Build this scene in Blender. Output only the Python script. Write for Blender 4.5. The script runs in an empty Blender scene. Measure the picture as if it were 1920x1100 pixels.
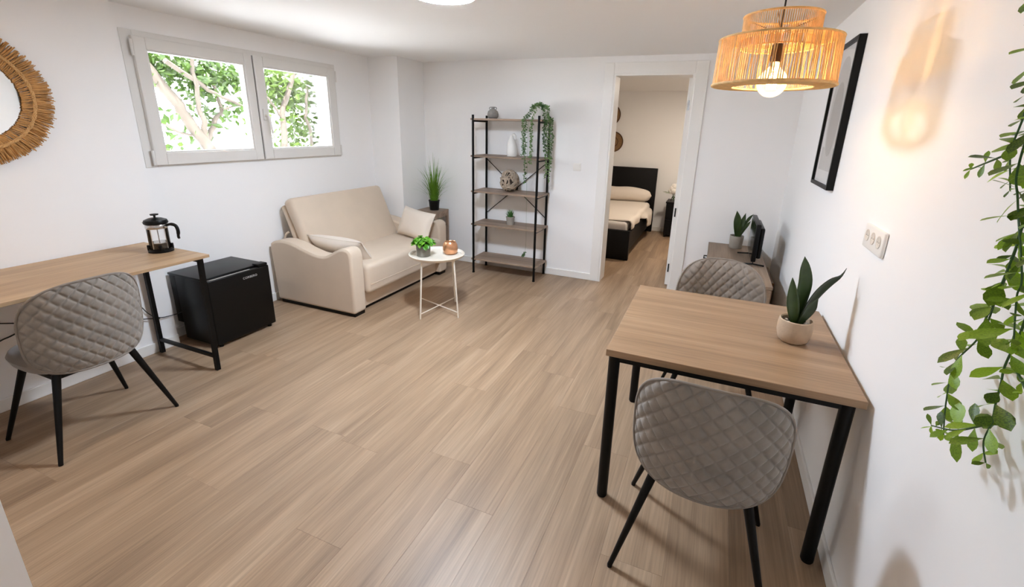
import bpy, bmesh, math, random
from mathutils import Vector, Matrix
random.seed(7)
R = random.Random
PI = math.pi
sc = bpy.context.scene
COL = sc.collection

# ------------------------------------------------------------------ camera
def set_camera():
    yaw, pitch, roll = [math.radians(a) for a in (-22.258277, 16.858691, 1.620937)]
    F, cx, cy = 857.7857, 18.672, -50.929           # focal length and principal point offset in pixels of 1920x1100
    fwd = Vector((math.sin(yaw) * math.cos(pitch), math.cos(yaw) * math.cos(pitch), -math.sin(pitch)))
    right = Vector((math.cos(yaw), -math.sin(yaw), 0))
    up = right.cross(fwd)
    r2 = right * math.cos(roll) + up * math.sin(roll)
    u2 = -right * math.sin(roll) + up * math.cos(roll)
    cam = bpy.data.cameras.new('camera')
    cam.sensor_fit = 'HORIZONTAL'; cam.sensor_width = 36.0
    cam.lens = F / 1920 * 36.0
    cam.shift_x = -cx / 1920; cam.shift_y = cy / 1920
    cam.clip_start = 0.02; cam.clip_end = 200
    o = bpy.data.objects.new('camera', cam); COL.objects.link(o)
    m = Matrix((r2, u2, -fwd)).transposed().to_4x4()
    m.translation = Vector((0, 0, 1.6))
    o.matrix_world = m
    sc.camera = o
set_camera()

# ------------------------------------------------------------------ light, sky, exposure
w = bpy.data.worlds.new('sky'); sc.world = w; w.use_nodes = True
bg = w.node_tree.nodes['Background']
bg.inputs['Color'].default_value = (0.90, 0.95, 1.0, 1)
bg.inputs['Strength'].default_value = 3.6
sun = bpy.data.lights.new('sun', 'SUN'); sun.energy = 11.0; sun.angle = math.radians(1.0); sun.color = (1.0, 0.98, 0.95)
so = bpy.data.objects.new('sun', sun); COL.objects.link(so)
so.rotation_euler = Vector((-0.25, 0.45, -1.0)).to_track_quat('-Z', 'Y').to_euler()
por = bpy.data.lights.new('window_portal', 'AREA'); por.shape = 'RECTANGLE'; por.size = 1.75; por.size_y = 0.85
por.cycles.is_portal = True
po = bpy.data.objects.new('window_portal', por); COL.objects.link(po)
po.location = (-3.80, 2.89, 1.70); po.rotation_euler = Vector((1, 0, 0)).to_track_quat('-Z', 'Z').to_euler()
sc.view_settings.view_transform = 'Standard'; sc.view_settings.look = 'None'
sc.view_settings.gamma = 1.0; sc.view_settings.use_curve_mapping = False
sc.view_settings.exposure = 1.75
CEIL_EMIT = 78.0
REAR_FILL_EMIT = 8.0
DESK_FILL_EMIT = 8.5
BULB_WATT = 1.4
BEDROOM_FILL_EMIT = 56.0
sc.cycles.max_bounces = 12; sc.cycles.diffuse_bounces = 6; sc.cycles.transparent_max_bounces = 16
sc.cycles.sample_clamp_indirect = 8.0; sc.cycles.caustics_reflective = False; sc.cycles.caustics_refractive = False

# ------------------------------------------------------------------ materials
def lin(c):
    return tuple(((v / 255) / 12.92 if v / 255 <= 0.04045 else ((v / 255 + 0.055) / 1.055) ** 2.4) for v in c) + (1,)

def base_mat(name):
    m = bpy.data.materials.new(name); m.use_nodes = True
    return m, m.node_tree, m.node_tree.nodes['Principled BSDF']

def mat(name, rgb, rough=0.5, metal=0.0, var=0.0, vscale=8.0, bump=0.0, bscale=120.0, sheen=0.0, trans=0.0, coat=0.0, spec=None):
    m, nt, b = base_mat(name)
    b.inputs['Base Color'].default_value = lin(rgb)
    b.inputs['Roughness'].default_value = rough; b.inputs['Metallic'].default_value = metal
    if spec is not None: b.inputs['Specular IOR Level'].default_value = spec
    if sheen: b.inputs['Sheen Weight'].default_value = sheen; b.inputs['Sheen Roughness'].default_value = 0.45
    if coat: b.inputs['Coat Weight'].default_value = coat
    tc = nt.nodes.new('ShaderNodeTexCoord')
    if var:
        n = nt.nodes.new('ShaderNodeTexNoise'); n.inputs['Scale'].default_value = vscale; n.inputs['Detail'].default_value = 4
        nt.links.new(tc.outputs['Object'], n.inputs['Vector'])
        hs = nt.nodes.new('ShaderNodeHueSaturation'); hs.inputs['Color'].default_value = lin(rgb)
        mr = nt.nodes.new('ShaderNodeMapRange'); mr.inputs['From Min'].default_value = 0.3; mr.inputs['From Max'].default_value = 0.7
        mr.inputs['To Min'].default_value = 1 - var; mr.inputs['To Max'].default_value = 1 + var
        nt.links.new(n.outputs['Fac'], mr.inputs['Value']); nt.links.new(mr.outputs['Result'], hs.inputs['Value'])
        nt.links.new(hs.outputs['Color'], b.inputs['Base Color'])
    if bump:
        n2 = nt.nodes.new('ShaderNodeTexNoise'); n2.inputs['Scale'].default_value = bscale; n2.inputs['Detail'].default_value = 3
        nt.links.new(tc.outputs['Object'], n2.inputs['Vector'])
        bp = nt.nodes.new('ShaderNodeBump'); bp.inputs['Strength'].default_value = bump; bp.inputs['Distance'].default_value = 0.002
        nt.links.new(n2.outputs['Fac'], bp.inputs['Height']); nt.links.new(bp.outputs['Normal'], b.inputs['Normal'])
    return m

def wood(name, dark, mid, light, grain='Y', rough=0.45, rand=False, spread=0.10, scale=1.0, coat=0.0):
    """Straight grained wood: long soft bands and fine pores running along one object axis."""
    m, nt, b = base_mat(name); N = nt.nodes; L = nt.links
    tc = N.new('ShaderNodeTexCoord'); src = tc.outputs['Object']
    if rand:
        oi = N.new('ShaderNodeObjectInfo'); mul = N.new('ShaderNodeMath'); mul.operation = 'MULTIPLY'; mul.inputs[1].default_value = 61.0
        L.new(oi.outputs['Random'], mul.inputs[0])
        cmb = N.new('ShaderNodeCombineXYZ'); L.new(mul.outputs[0], cmb.inputs[0]); L.new(mul.outputs[0], cmb.inputs[1]); L.new(mul.outputs[0], cmb.inputs[2])
        add = N.new('ShaderNodeVectorMath'); add.operation = 'ADD'; L.new(src, add.inputs[0]); L.new(cmb.outputs[0], add.inputs[1]); src = add.outputs[0]
    def noise(a, c, det, dist):
        mp = N.new('ShaderNodeMapping')
        s = [a * scale] * 3; s['XYZ'.index(grain)] = c * scale
        mp.inputs['Scale'].default_value = s
        L.new(src, mp.inputs['Vector'])
        n = N.new('ShaderNodeTexNoise'); n.inputs['Scale'].default_value = 1.0; n.inputs['Detail'].default_value = det
        n.inputs['Distortion'].default_value = dist
        L.new(mp.outputs[0], n.inputs['Vector']); return n
    n1 = noise(9, 0.7, 5, 0.6)
    cr = N.new('ShaderNodeValToRGB'); e = cr.color_ramp.elements
    e[0].position = 0.30; e[0].color = lin(dark); e[1].position = 0.72; e[1].color = lin(light)
    k = e.new(0.52); k.color = lin(mid)
    L.new(n1.outputs['Fac'], cr.inputs['Fac'])
    n2 = noise(140, 3.2, 3, 0.2)
    mr = N.new('ShaderNodeMapRange'); mr.inputs['From Min'].default_value = 0.25; mr.inputs['From Max'].default_value = 0.75
    mr.inputs['To Min'].default_value = 0.80; mr.inputs['To Max'].default_value = 1.18
    L.new(n2.outputs['Fac'], mr.inputs['Value'])
    hs = N.new('ShaderNodeHueSaturation'); L.new(cr.outputs['Color'], hs.inputs['Color'])
    val = mr.outputs['Result']
    if rand:
        m3 = N.new('ShaderNodeMapRange'); m3.inputs['To Min'].default_value = 1 - spread; m3.inputs['To Max'].default_value = 1 + spread
        L.new(oi.outputs['Random'], m3.inputs['Value'])
        mm = N.new('ShaderNodeMath'); mm.operation = 'MULTIPLY'; L.new(val, mm.inputs[0]); L.new(m3.outputs['Result'], mm.inputs[1]); val = mm.outputs[0]
    L.new(val, hs.inputs['Value']); L.new(hs.outputs['Color'], b.inputs['Base Color'])
    b.inputs['Roughness'].default_value = rough
    if coat: b.inputs['Coat Weight'].default_value = coat; b.inputs['Coat Roughness'].default_value = 0.3
    bp = N.new('ShaderNodeBump'); bp.inputs['Strength'].default_value = 0.12; bp.inputs['Distance'].default_value = 0.001
    L.new(n2.outputs['Fac'], bp.inputs['Height']); L.new(bp.outputs['Normal'], b.inputs['Normal'])
    return m

def emit(name, rgb, s):
    m, nt, b = base_mat(name)
    b.inputs['Base Color'].default_value = lin(rgb); b.inputs['Emission Color'].default_value = lin(rgb); b.inputs['Emission Strength'].default_value = s
    return m

def clear_glass(name, tint=(255, 255, 255), gloss=0.06, rough=0.02, glow=0.0, glowcol=(255, 200, 120)):
    m = bpy.data.materials.new(name); m.use_nodes = True; nt = m.node_tree; N = nt.nodes; N.clear()
    out = N.new('ShaderNodeOutputMaterial'); t = N.new('ShaderNodeBsdfTransparent'); t.inputs['Color'].default_value = lin(tint)
    g = N.new('ShaderNodeBsdfGlossy'); g.inputs['Roughness'].default_value = rough
    fr = N.new('ShaderNodeFresnel'); fr.inputs['IOR'].default_value = 1.45
    mr = N.new('ShaderNodeMath'); mr.operation = 'MULTIPLY'; mr.inputs[1].default_value = gloss / 0.06
    nt.links.new(fr.outputs[0], mr.inputs[0])
    mx = N.new('ShaderNodeMixShader'); nt.links.new(mr.outputs[0], mx.inputs[0]); nt.links.new(t.outputs[0], mx.inputs[1]); nt.links.new(g.outputs[0], mx.inputs[2])
    last = mx.outputs[0]
    if glow:
        e = N.new('ShaderNodeEmission'); e.inputs['Color'].default_value = lin(glowcol); e.inputs['Strength'].default_value = glow
        ad = N.new('ShaderNodeAddShader'); nt.links.new(last, ad.inputs[0]); nt.links.new(e.outputs[0], ad.inputs[1]); last = ad.outputs[0]
    nt.links.new(last, out.inputs['Surface'])
    return m

def leafmat(name, c1, c2, transl=0.35, rough=0.4):
    m, nt, b = base_mat(name); N = nt.nodes; L = nt.links
    oi = N.new('ShaderNodeObjectInfo'); tc = N.new('ShaderNodeTexCoord')
    n = N.new('ShaderNodeTexNoise'); n.inputs['Scale'].default_value = 22.0; n.inputs['Detail'].default_value = 2
    L.new(tc.outputs['Object'], n.inputs['Vector'])
    ad = N.new('ShaderNodeMath'); ad.operation = 'ADD'; L.new(oi.outputs['Random'], ad.inputs[0]); L.new(n.outputs['Fac'], ad.inputs[1])
    mr = N.new('ShaderNodeMapRange'); mr.inputs['From Min'].default_value = 0.3; mr.inputs['From Max'].default_value = 1.5
    L.new(ad.outputs[0], mr.inputs['Value'])
    mix = N.new('ShaderNodeMix'); mix.data_type = 'RGBA'; mix.inputs['A'].default_value = lin(c1); mix.inputs['B'].default_value = lin(c2)
    L.new(mr.outputs['Result'], mix.inputs['Factor']); L.new(mix.outputs['Result'], b.inputs['Base Color'])
    b.inputs['Roughness'].default_value = rough
    tr = N.new('ShaderNodeBsdfTranslucent'); L.new(mix.outputs['Result'], tr.inputs['Color'])
    ms = N.new('ShaderNodeMixShader'); ms.inputs[0].default_value = transl
    out = N['Material Output']; L.new(b.outputs[0], ms.inputs[1]); L.new(tr.outputs[0], ms.inputs[2]); L.new(ms.outputs[0], out.inputs['Surface'])
    return m

M = {}
M['wall'] = mat('white wall paint', (246, 245, 244), 0.75, bump=0.05, bscale=90)
M['ceiling'] = mat('white ceiling paint', (243, 242, 241), 0.8)
M['trim'] = mat('white satin trim', (240, 238, 234), 0.35)
M['pvc'] = mat('white window plastic', (226, 223, 218), 0.35)
M['seal'] = mat('dark rubber seal', (70, 68, 66), 0.7)
M['floor'] = wood('oak laminate plank', (138, 113, 89), (161, 134, 107), (175, 149, 122), 'Y', 0.42, True, 0.055)
M['subfloor'] = mat('subfloor', (70, 55, 42), 0.9)
M['table'] = wood('light oak table board', (130, 103, 77), (157, 127, 97), (172, 143, 113), 'X', 0.45)
M['desk'] = wood('light oak desk board', (146, 118, 88), (176, 145, 110), (190, 161, 126), 'Y', 0.45)
M['greywood'] = wood('grey brown shelf board', (120, 100, 84), (148, 126, 108), (168, 147, 128), 'X', 0.5)
M['benchwood'] = wood('bench board', (118, 98, 80), (146, 123, 101), (163, 141, 119), 'Y', 0.5)
M['black'] = mat('black powder coated steel', (5, 5, 5), 0.42, spec=0.22)
M['blackplastic'] = mat('black plastic', (5, 5, 5), 0.38, spec=0.25)
M['fridge'] = mat('black fridge enamel', (4, 4, 4), 0.36, bump=0.12, bscale=500, spec=0.28)
M['velvet'] = mat('taupe grey velvet', (140, 132, 123), 0.8, var=0.16, vscale=9, bump=0.15, bscale=350, sheen=0.35)
M['velvet_in'] = mat('taupe velvet lining', (132, 122, 112), 0.8, var=0.12, vscale=9, bump=0.15, bscale=350, sheen=0.35)
M['sofa'] = mat('beige woven upholstery', (212, 194, 173), 0.85, var=0.03, vscale=5, bump=0.25, bscale=600, sheen=0.2)
M['pillow'] = mat('cream cushion linen', (222, 210, 196), 0.9, bump=0.3, bscale=500, sheen=0.2)
M['cream_metal'] = mat('cream lacquered metal', (228, 218, 203), 0.4)
M['rattan'] = mat('natural rattan', (226, 186, 126), 0.65, var=0.15, vscale=40)
M['raffia'] = mat('golden raffia', (190, 142, 84), 0.75, var=0.2, vscale=30)
M['raffia2'] = mat('light raffia braid', (205, 160, 104), 0.75, var=0.15, vscale=60, bump=0.6, bscale=200)
M['mirror'] = mat('mirror silver', (240, 244, 245), 0.02, 1.0)
M['chrome'] = mat('polished steel', (205, 205, 205), 0.18, 1.0)
M['glass'] = clear_glass('clear glass')
M['pane'] = clear_glass('window pane', gloss=0.05)
M['picglass'] = clear_glass('picture glass', gloss=0.012)
M['coffee'] = mat('dark coffee', (14, 9, 6), 0.15)
M['concrete'] = mat('grey concrete pot', (160, 153, 143), 0.85, var=0.08, vscale=20, bump=0.4, bscale=150)
M['greypot'] = mat('smoky grey pot', (118, 115, 106), 0.5, var=0.15, vscale=16)
M['tanpot'] = mat('ribbed sand pot', (186, 164, 140), 0.85, var=0.08, vscale=25, bump=0.4, bscale=120)
M['copper'] = mat('brushed copper glass', (214, 158, 118), 0.28, 0.75, var=0.18, vscale=14)
M['soil'] = mat('dark soil', (42, 32, 25), 0.95, var=0.3, vscale=40)
M['pebble'] = mat('pale pebble', (205, 196, 184), 0.7)
M['whiteceramic'] = mat('white ceramic', (232, 229, 224), 0.35, bump=0.2, bscale=40)
M['greyceramic'] = mat('speckled grey stoneware', (150, 146, 141), 0.7, var=0.14, vscale=30, bump=0.4, bscale=80)
M['wicker'] = mat('grey driftwood wicker', (168, 152, 134), 0.85, var=0.25, vscale=30)
M['wickerdark'] = mat('dark basket core', (60, 50, 42), 0.9)
M['snake'] = leafmat('snake plant leaf', (18, 38, 20), (62, 84, 38), 0.08)
M['vine'] = leafmat('vine leaf', (18, 50, 12), (150, 186, 46), 0.32)
M['vinestem'] = mat('vine stem', (48, 82, 32), 0.6)
M['grass'] = leafmat('ornamental grass blade', (74, 122, 30), (150, 190, 66), 0.35)
M['basil'] = leafmat('basil leaf', (60, 128, 22), (120, 184, 48), 0.25)
M['pearls'] = leafmat('trailing shelf foliage', (40, 80, 38), (124, 158, 100), 0.25)
M['frond'] = leafmat('small pot foliage', (40, 88, 36), (92, 140, 70), 0.2)
M['paper'] = mat('white mount board', (222, 219, 215), 0.8)
M['print1'] = mat('pale grey print', (196, 191, 186), 0.85)
M['print2'] = mat('mid grey print', (172, 166, 160), 0.85)
M['plate'] = mat('white switch plastic', (242, 239, 234), 0.35)
M['plate_in'] = mat('socket recess plastic', (222, 214, 203), 0.45)
M['dark'] = mat('dark hole', (30, 28, 26), 0.7)
M['logo'] = mat('silver lettering', (190, 190, 188), 0.4)
M['bedblack'] = mat('black stained wood', (6, 5, 5), 0.5, spec=0.25)
M['linen'] = mat('cream bed linen', (230, 219, 206), 0.9, bump=0.2, bscale=60)
M['mattress'] = mat('white mattress sheet', (216, 208, 200), 0.9)
M['weave'] = mat('woven seagrass', (150, 116, 78), 0.85, var=0.2, vscale=50)
M['weave_dark'] = mat('dark woven rim', (92, 66, 42), 0.85)
M['petal'] = mat('white petals', (236, 230, 220), 0.7)
M['ground'] = mat('sunlit pale paving', (226, 228, 230), 0.9, var=0.04, vscale=1.0)
M['bark'] = mat('pale bark', (72, 64, 56), 0.9, var=0.15, vscale=6)
M['treeleaf'] = leafmat('sunlit tree leaf', (26, 54, 16), (84, 104, 32), 0.45)
M['socketbrown'] = mat('dark bronze lamp holder', (58, 40, 26), 0.4, 0.4)
M['led'] = emit('led diffuser', (222, 237, 255), CEIL_EMIT)
M['fill_rear'] = emit('added rear fill diffuser', (222, 237, 255), REAR_FILL_EMIT)
M['fill_desk'] = emit('added desk fill diffuser', (255, 226, 196), DESK_FILL_EMIT)
M['fill_bedroom'] = emit('added bedroom fill diffuser', (255, 240, 222), BEDROOM_FILL_EMIT)
M['bulbglass'] = clear_glass('amber bulb glass', (255, 246, 226), glow=0.55, glowcol=(255, 205, 130))
M['filament'] = emit('glowing filament', (255, 205, 130), 60.0)
M['cord'] = mat('black cord', (15, 15, 15), 0.6)

# ------------------------------------------------------------------ mesh helpers
class MB:
    def __init__(s): s.v = []; s.f = []
    def add(s, vs, fs):
        k = len(s.v); s.v += [tuple(p) for p in vs]; s.f += [tuple(i + k for i in f) for f in fs]; return s
    def box(s, x0, x1, y0, y1, z0, z1):
        return s.add([(x0, y0, z0), (x1, y0, z0), (x1, y1, z0), (x0, y1, z0), (x0, y0, z1), (x1, y0, z1), (x1, y1, z1), (x0, y1, z1)],
                     [(0, 3, 2, 1), (4, 5, 6, 7), (0, 1, 5, 4), (1, 2, 6, 5), (2, 3, 7, 6), (3, 0, 4, 7)])
    def rbox(s, x0, x1, y0, y1, z0, z1, r=0.01, seg=3):
        bm = bmesh.new(); bmesh.ops.create_cube(bm, size=1)
        for v in bm.verts: v.co = Vector(((x0 + x1) / 2 + v.co.x * (x1 - x0), (y0 + y1) / 2 + v.co.y * (y1 - y0), (z0 + z1) / 2 + v.co.z * (z1 - z0)))
        bmesh.ops.bevel(bm, geom=bm.edges[:], offset=r, segments=seg, profile=0.5, affect='EDGES')
        bm.verts.index_update()
        s.add([v.co[:] for v in bm.verts], [[v.index for v in f.verts] for f in bm.faces]); bm.free(); return s
    def tube(s, pts, r, n=8, cap=True):
        pts = [Vector(p) for p in pts]; m = len(pts); rs = r if isinstance(r, (list, tuple)) else [r] * m
        vs = []; ref = None
        for i, p in enumerate(pts):
            t = (pts[min(i + 1, m - 1)] - pts[max(i - 1, 0)])
            t = t.normalized() if t.length > 1e-9 else Vector((0, 0, 1))
            if ref is None: ref = t.orthogonal().normalized()
            a = ref - t * ref.dot(t)
            a = a.normalized() if a.length > 1e-6 else t.orthogonal().normalized()
            ref = a; b = t.cross(a)
            for j in range(n):
                th = 2 * PI * j / n; vs.append(p + (a * math.cos(th) + b * math.sin(th)) * rs[i])
        fs = [(i * n + j, i * n + (j + 1) % n, (i + 1) * n + (j + 1) % n, (i + 1) * n + j) for i in range(m - 1) for j in range(n)]
        if cap: fs += [tuple(range(n - 1, -1, -1)), tuple(range((m - 1) * n, m * n))]
        return s.add(vs, fs)
    def cyl(s, p0, p1, r0, r1=None, n=16): return s.tube([p0, p1], [r0, r0 if r1 is None else r1], n)
    def bar(s, p0, p1, wx, wy):
        p0 = Vector(p0); p1 = Vector(p1); t = (p1 - p0).normalized()
        a = Vector((1, 0, 0)) if abs(t.x) < 0.9 else Vector((0, 1, 0)); a = (a - t * a.dot(t)).normalized(); b = t.cross(a)
        c = [(-1, -1), (1, -1), (1, 1), (-1, 1)]
        vs = [p + a * i * wx / 2 + b * j * wy / 2 for p in (p0, p1) for i, j in c]
        return s.add(vs, [(0, 3, 2, 1), (4, 5, 6, 7), (0, 1, 5, 4), (1, 2, 6, 5), (2, 3, 7, 6), (3, 0, 4, 7)])
    def lathe(s, prof, n=32, c=(0, 0, 0)):
        vs = []; fs = []
        for r, z in prof:
            for j in range(n):
                th = 2 * PI * j / n; vs.append((c[0] + r * math.cos(th), c[1] + r * math.sin(th), c[2] + z))
        for i in range(len(prof) - 1):
            for j in range(n): fs.append((i * n + j, i * n + (j + 1) % n, (i + 1) * n + (j + 1) % n, (i + 1) * n + j))
        if prof[0][0] > 1e-6: fs.append(tuple(range(n - 1, -1, -1)))
        if prof[-1][0] > 1e-6: fs.append(tuple(range((len(prof) - 1) * n, len(prof) * n)))
        return s.add(vs, fs)
    def ball(s, c, rx, ry=None, rz=None, nu=16, nv=10):
        ry = ry or rx; rz = rz or rx
        vs = [(c[0], c[1], c[2] - rz)]; fs = []
        for i in range(1, nv):
            ph = -PI / 2 + PI * i / nv
            for j in range(nu):
                th = 2 * PI * j / nu; vs.append((c[0] + rx * math.cos(ph) * math.cos(th), c[1] + ry * math.cos(ph) * math.sin(th), c[2] + rz * math.sin(ph)))
        vs.append((c[0], c[1], c[2] + rz))
        for j in range(nu): fs.append((0, 1 + (j + 1) % nu, 1 + j))
        for i in range(nv - 2):
            for j in range(nu): fs.append((1 + i * nu + j, 1 + i * nu + (j + 1) % nu, 1 + (i + 1) * nu + (j + 1) % nu, 1 + (i + 1) * nu + j))
        k = 1 + (nv - 2) * nu
        for j in range(nu): fs.append((k + j, k + (j + 1) % nu, len(vs) - 1))
        return s.add(vs, fs)
    def grid(s, fn, nu, nv, flip=False):
        vs = [fn(i / nu, j / nv) for j in range(nv + 1) for i in range(nu + 1)]
        q = nu + 1
        fs = [(j * q + i, j * q + i + 1, (j + 1) * q + i + 1, (j + 1) * q + i) for j in range(nv) for i in range(nu)]
        if flip: fs = [f[::-1] for f in fs]
        return s.add(vs, fs)
    def prism(s, poly, axis, a, b):
        """Extrude a 2-D outline along an axis; outline is (x,z) for 'y', (y,z) for 'x', (x,y) for 'z'."""
        def P(p, t):
            return {'y': (p[0], t, p[1]), 'x': (t, p[0], p[1]), 'z': (p[0], p[1], t)}[axis]
        n = len(poly)
        vs = [P(p, a) for p in poly] + [P(p, b) for p in poly]
        fs = [tuple(range(n)), tuple(range(2 * n - 1, n - 1, -1))] + [(i, n + i, n + (i + 1) % n, (i + 1) % n) for i in range(n)]
        return s.add(vs, fs)
    def shift(s, d):
        s.v = [(p[0] + d[0], p[1] + d[1], p[2] + d[2]) for p in s.v]; return s
    def mesh(s, name, m=None, smooth=None):
        me = bpy.data.meshes.new(name); me.from_pydata(s.v, [], s.f); me.update()
        bm = bmesh.new(); bm.from_mesh(me); bmesh.ops.recalc_face_normals(bm, faces=bm.faces[:]); bm.to_mesh(me); bm.free()
        if smooth:
            me.shade_smooth()
            if smooth < 180: me.set_sharp_from_angle(angle=math.radians(smooth))
        if m: me.materials.append(M[m] if isinstance(m, str) else m)
        return me
    def build(s, name, m, parent=None, smooth=None, bevel=0, seg=2, world=False, kind=None):
        if world and parent is not None:
            l = parent.matrix_basis.translation; s.shift((-l.x, -l.y, -l.z))
        o = bpy.data.objects.new(name, s.mesh(name, m, smooth)); COL.objects.link(o)
        if parent is not None: o.parent = parent
        if bevel:
            b = o.modifiers.new('Bevel', 'BEVEL'); b.width = bevel; b.segments = seg; b.limit_method = 'ANGLE'; b.angle_limit = math.radians(40)
        if kind: o['kind'] = kind
        return o

def tag(o, label, cat, group=None):
    o['label'] = label; o['category'] = cat
    if group: o['group'] = group
    return o
def thing(name, label, cat, loc=(0, 0, 0), rz=0, group=None):
    o = bpy.data.objects.new(name, None); o.empty_display_size = 0.1; COL.objects.link(o)
    o.location = loc; o.rotation_euler = (0, 0, rz)
    return tag(o, label, cat, group)
def struct(o, label=None):
    o['kind'] = 'structure'
    if label: o['label'] = label
    return o
def kids(o): return [c for c in bpy.data.objects if c.parent == o]
def copy_tree(o, parent=None):
    c = o.copy(); COL.objects.link(c); c.parent = parent
    for k in kids(o): copy_tree(k, c)
    return c
def part(mesh, name, parent, loc=(0, 0, 0), rot=None, scale=None):
    o = bpy.data.objects.new(name, mesh); COL.objects.link(o); o.parent = parent; o.location = loc
    if rot is not None: o.rotation_euler = rot
    if scale is not None: o.scale = scale
    return o
def interp(pts, n):
    """Resample a polyline with Catmull-Rom into n points."""
    P = [Vector(p) for p in pts]; out = []
    for k in range(n):
        t = k / (n - 1) * (len(P) - 1); i = min(int(t), len(P) - 2); u = t - i
        p0 = P[max(i - 1, 0)]; p1 = P[i]; p2 = P[i + 1]; p3 = P[min(i + 2, len(P) - 1)]
        out.append(0.5 * ((2 * p1) + (p2 - p0) * u + (2 * p0 - 5 * p1 + 4 * p2 - p3) * u * u + (3 * p1 - p0 - 3 * p2 + p3) * u ** 3))
    return out

# ------------------------------------------------------------------ room shell
LX, WX, RX, BY, FY, CZ = -3.50, -3.62, 0.60, 4.76, -1.70, 2.28
STEP = 1.88; BT = 4.955; BEDY = 7.83; BEDL, BEDR, BEDC = -3.10, 0.90, 2.20
D0, D1, DH = -1.035, -0.290, 2.122

fl = struct(MB().box(-4.0, 1.2, FY - 0.2, BEDY + 0.2, -0.15, -0.012).build('floor', 'subfloor'), 'oak laminate plank floor')
def planks():
    Wp, Lp = 0.235, 1.24; cache = {}
    offs = {0: 1.03, 1: 1.65, 2: 1.42, 3: 2.31, -4: 1.55}
    rng = R(3)
    x = -1.39
    k0 = -10; k1 = 9
    for k in range(k0, k1):
        xa = -1.39 + k * Wp; xb = xa + Wp
        if xb < -3.66 or xa > 0.64: continue
        xa = max(xa, -3.64); xb = min(xb, 0.62)
        off = offs.get(k, rng.uniform(0, Lp))
        y = off - math.ceil((off - FY) / Lp) * Lp
        while y < BEDY:
            ya, yb = max(y, FY), min(y + Lp, BEDY)
            y += Lp
            if yb - ya < 0.02: continue
            key = (round(xb - xa, 3), round(yb - ya, 3))
            if key not in cache:
                g = 0.0002
                hx, hy = key[0] / 2 - g, key[1] / 2 - g; b = 0.0004
                mb = MB()
                mb.add([(-hx, -hy, -0.012), (hx, -hy, -0.012), (hx, hy, -0.012), (-hx, hy, -0.012),
                        (-hx, -hy, -b), (hx, -hy, -b), (hx, hy, -b), (-hx, hy, -b),
                        (-hx + b, -hy + b, 0), (hx - b, -hy + b, 0), (hx - b, hy - b, 0), (-hx + b, hy - b, 0)],
                       [(0, 3, 2, 1), (0, 1, 5, 4), (1, 2, 6, 5), (2, 3, 7, 6), (3, 0, 4, 7), (4, 5, 9, 8), (5, 6, 10, 9), (6, 7, 11, 10), (7, 4, 8, 11), (8, 9, 10, 11)])
                cache[key] = mb.mesh('plank', 'floor')
            part(cache[key], 'plank', fl, ((xa + xb) / 2, (ya + yb) / 2, 0))
planks()

struct(MB().box(-4.0, 1.2, FY - 0.2, BT, CZ, CZ + 0.25).build('ceiling', 'ceiling'), 'plain white ceiling of the living room')
struct(MB().box(BEDL - 0.2, BEDR + 0.2, BT, BEDY + 0.2, BEDC, CZ + 0.25).build('ceiling_bedroom', 'ceiling'), 'plain white ceiling of the bedroom')
struct(MB().box(LX - 0.45, LX, FY - 0.2, STEP, 0, CZ).build('wall_left', 'wall'), 'white wall behind the desk and round mirror')
# window wall with an opening
W0, W1, WZ0, WZ1 = 1.992, 3.780, 1.272, 2.118
mb = MB()
for a in [(STEP, W0, 0, CZ), (W1, BT, 0, CZ), (W0, W1, 0, WZ0), (W0, W1, WZ1, CZ)]: mb.box(WX - 0.25, WX, a[0], a[1], a[2], a[3])
struct(mb.build('wall_window', 'wall'), 'white wall with the high double window')
struct(MB().box(WX, -3.235, 4.29, BT - 0.1, 0, CZ).build('wall_corner', 'wall'), 'white corner column beside the tall grass plant')
mb = MB()
mb.box(-3.7, D0, BY, BT, 0, CZ); mb.box(D1, RX + 0.2, BY, BT, 0, CZ); mb.box(D0, D1, BY, BT, DH, CZ)
struct(mb.build('wall_back', 'wall'), 'white back wall with the open bedroom doorway')
struct(MB().box(RX, RX + 0.2, FY - 0.2, BY, 0, CZ).build('wall_right', 'wall'), 'white right wall beside the dining table')
struct(MB().box(-4.0, 0.8, FY - 0.2, FY, 0, CZ).build('wall_front', 'wall'), 'white wall behind the viewer')
struct(MB().box(-2.3, -1.5, -0.30, 0.35, 0, 0.95).build('wall_partition', 'wall'), 'low white partition end at the bottom left edge')
struct(MB().box(BEDL - 0.2, BEDR + 0.2, BEDY, BEDY + 0.2, 0, BEDC + 0.1).build('wall_bedroom_back', 'wall'), 'white bedroom wall behind the black headboard')
struct(MB().box(BEDL - 0.2, BEDL, BT, BEDY, 0, BEDC + 0.1).build('wall_bedroom_left', 'wall'), 'white left wall of the bedroom')
struct(MB().box(BEDR, BEDR + 0.2, BT, BEDY, 0, BEDC + 0.1).build('wall_bedroom_right', 'wall'), 'white right wall of the bedroom')
struct(MB().box(RX + 0.2, BEDR + 0.2, BT - 0.15, BT, 0, BEDC + 0.1).build('wall_bedroom_front', 'wall'), 'white bedroom wall beside its doorway')
BH = 0.075
def base(name, *b):
    struct(MB().box(*b).build(name, 'trim', bevel=0.004))
base('baseboard_left', LX, LX + 0.014, FY, STEP, 0, BH)
base('baseboard_window', WX, WX + 0.014, STEP, 4.29, 0, BH)
base('baseboard_corner', -3.235, -3.221, 4.30, BY, 0, BH)
base('baseboard_back', -3.22, D0 - 0.095, BY - 0.014, BY, 0, BH)
base('baseboard_back_right', D1 + 0.11, RX - 0.014, BY - 0.014, BY, 0, BH)
base('baseboard_right', RX - 0.014, RX, FY, BY, 0, BH)
base('baseboard_bedroom', BEDL, BEDR, BEDY - 0.014, BEDY, 0, BH)

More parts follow.
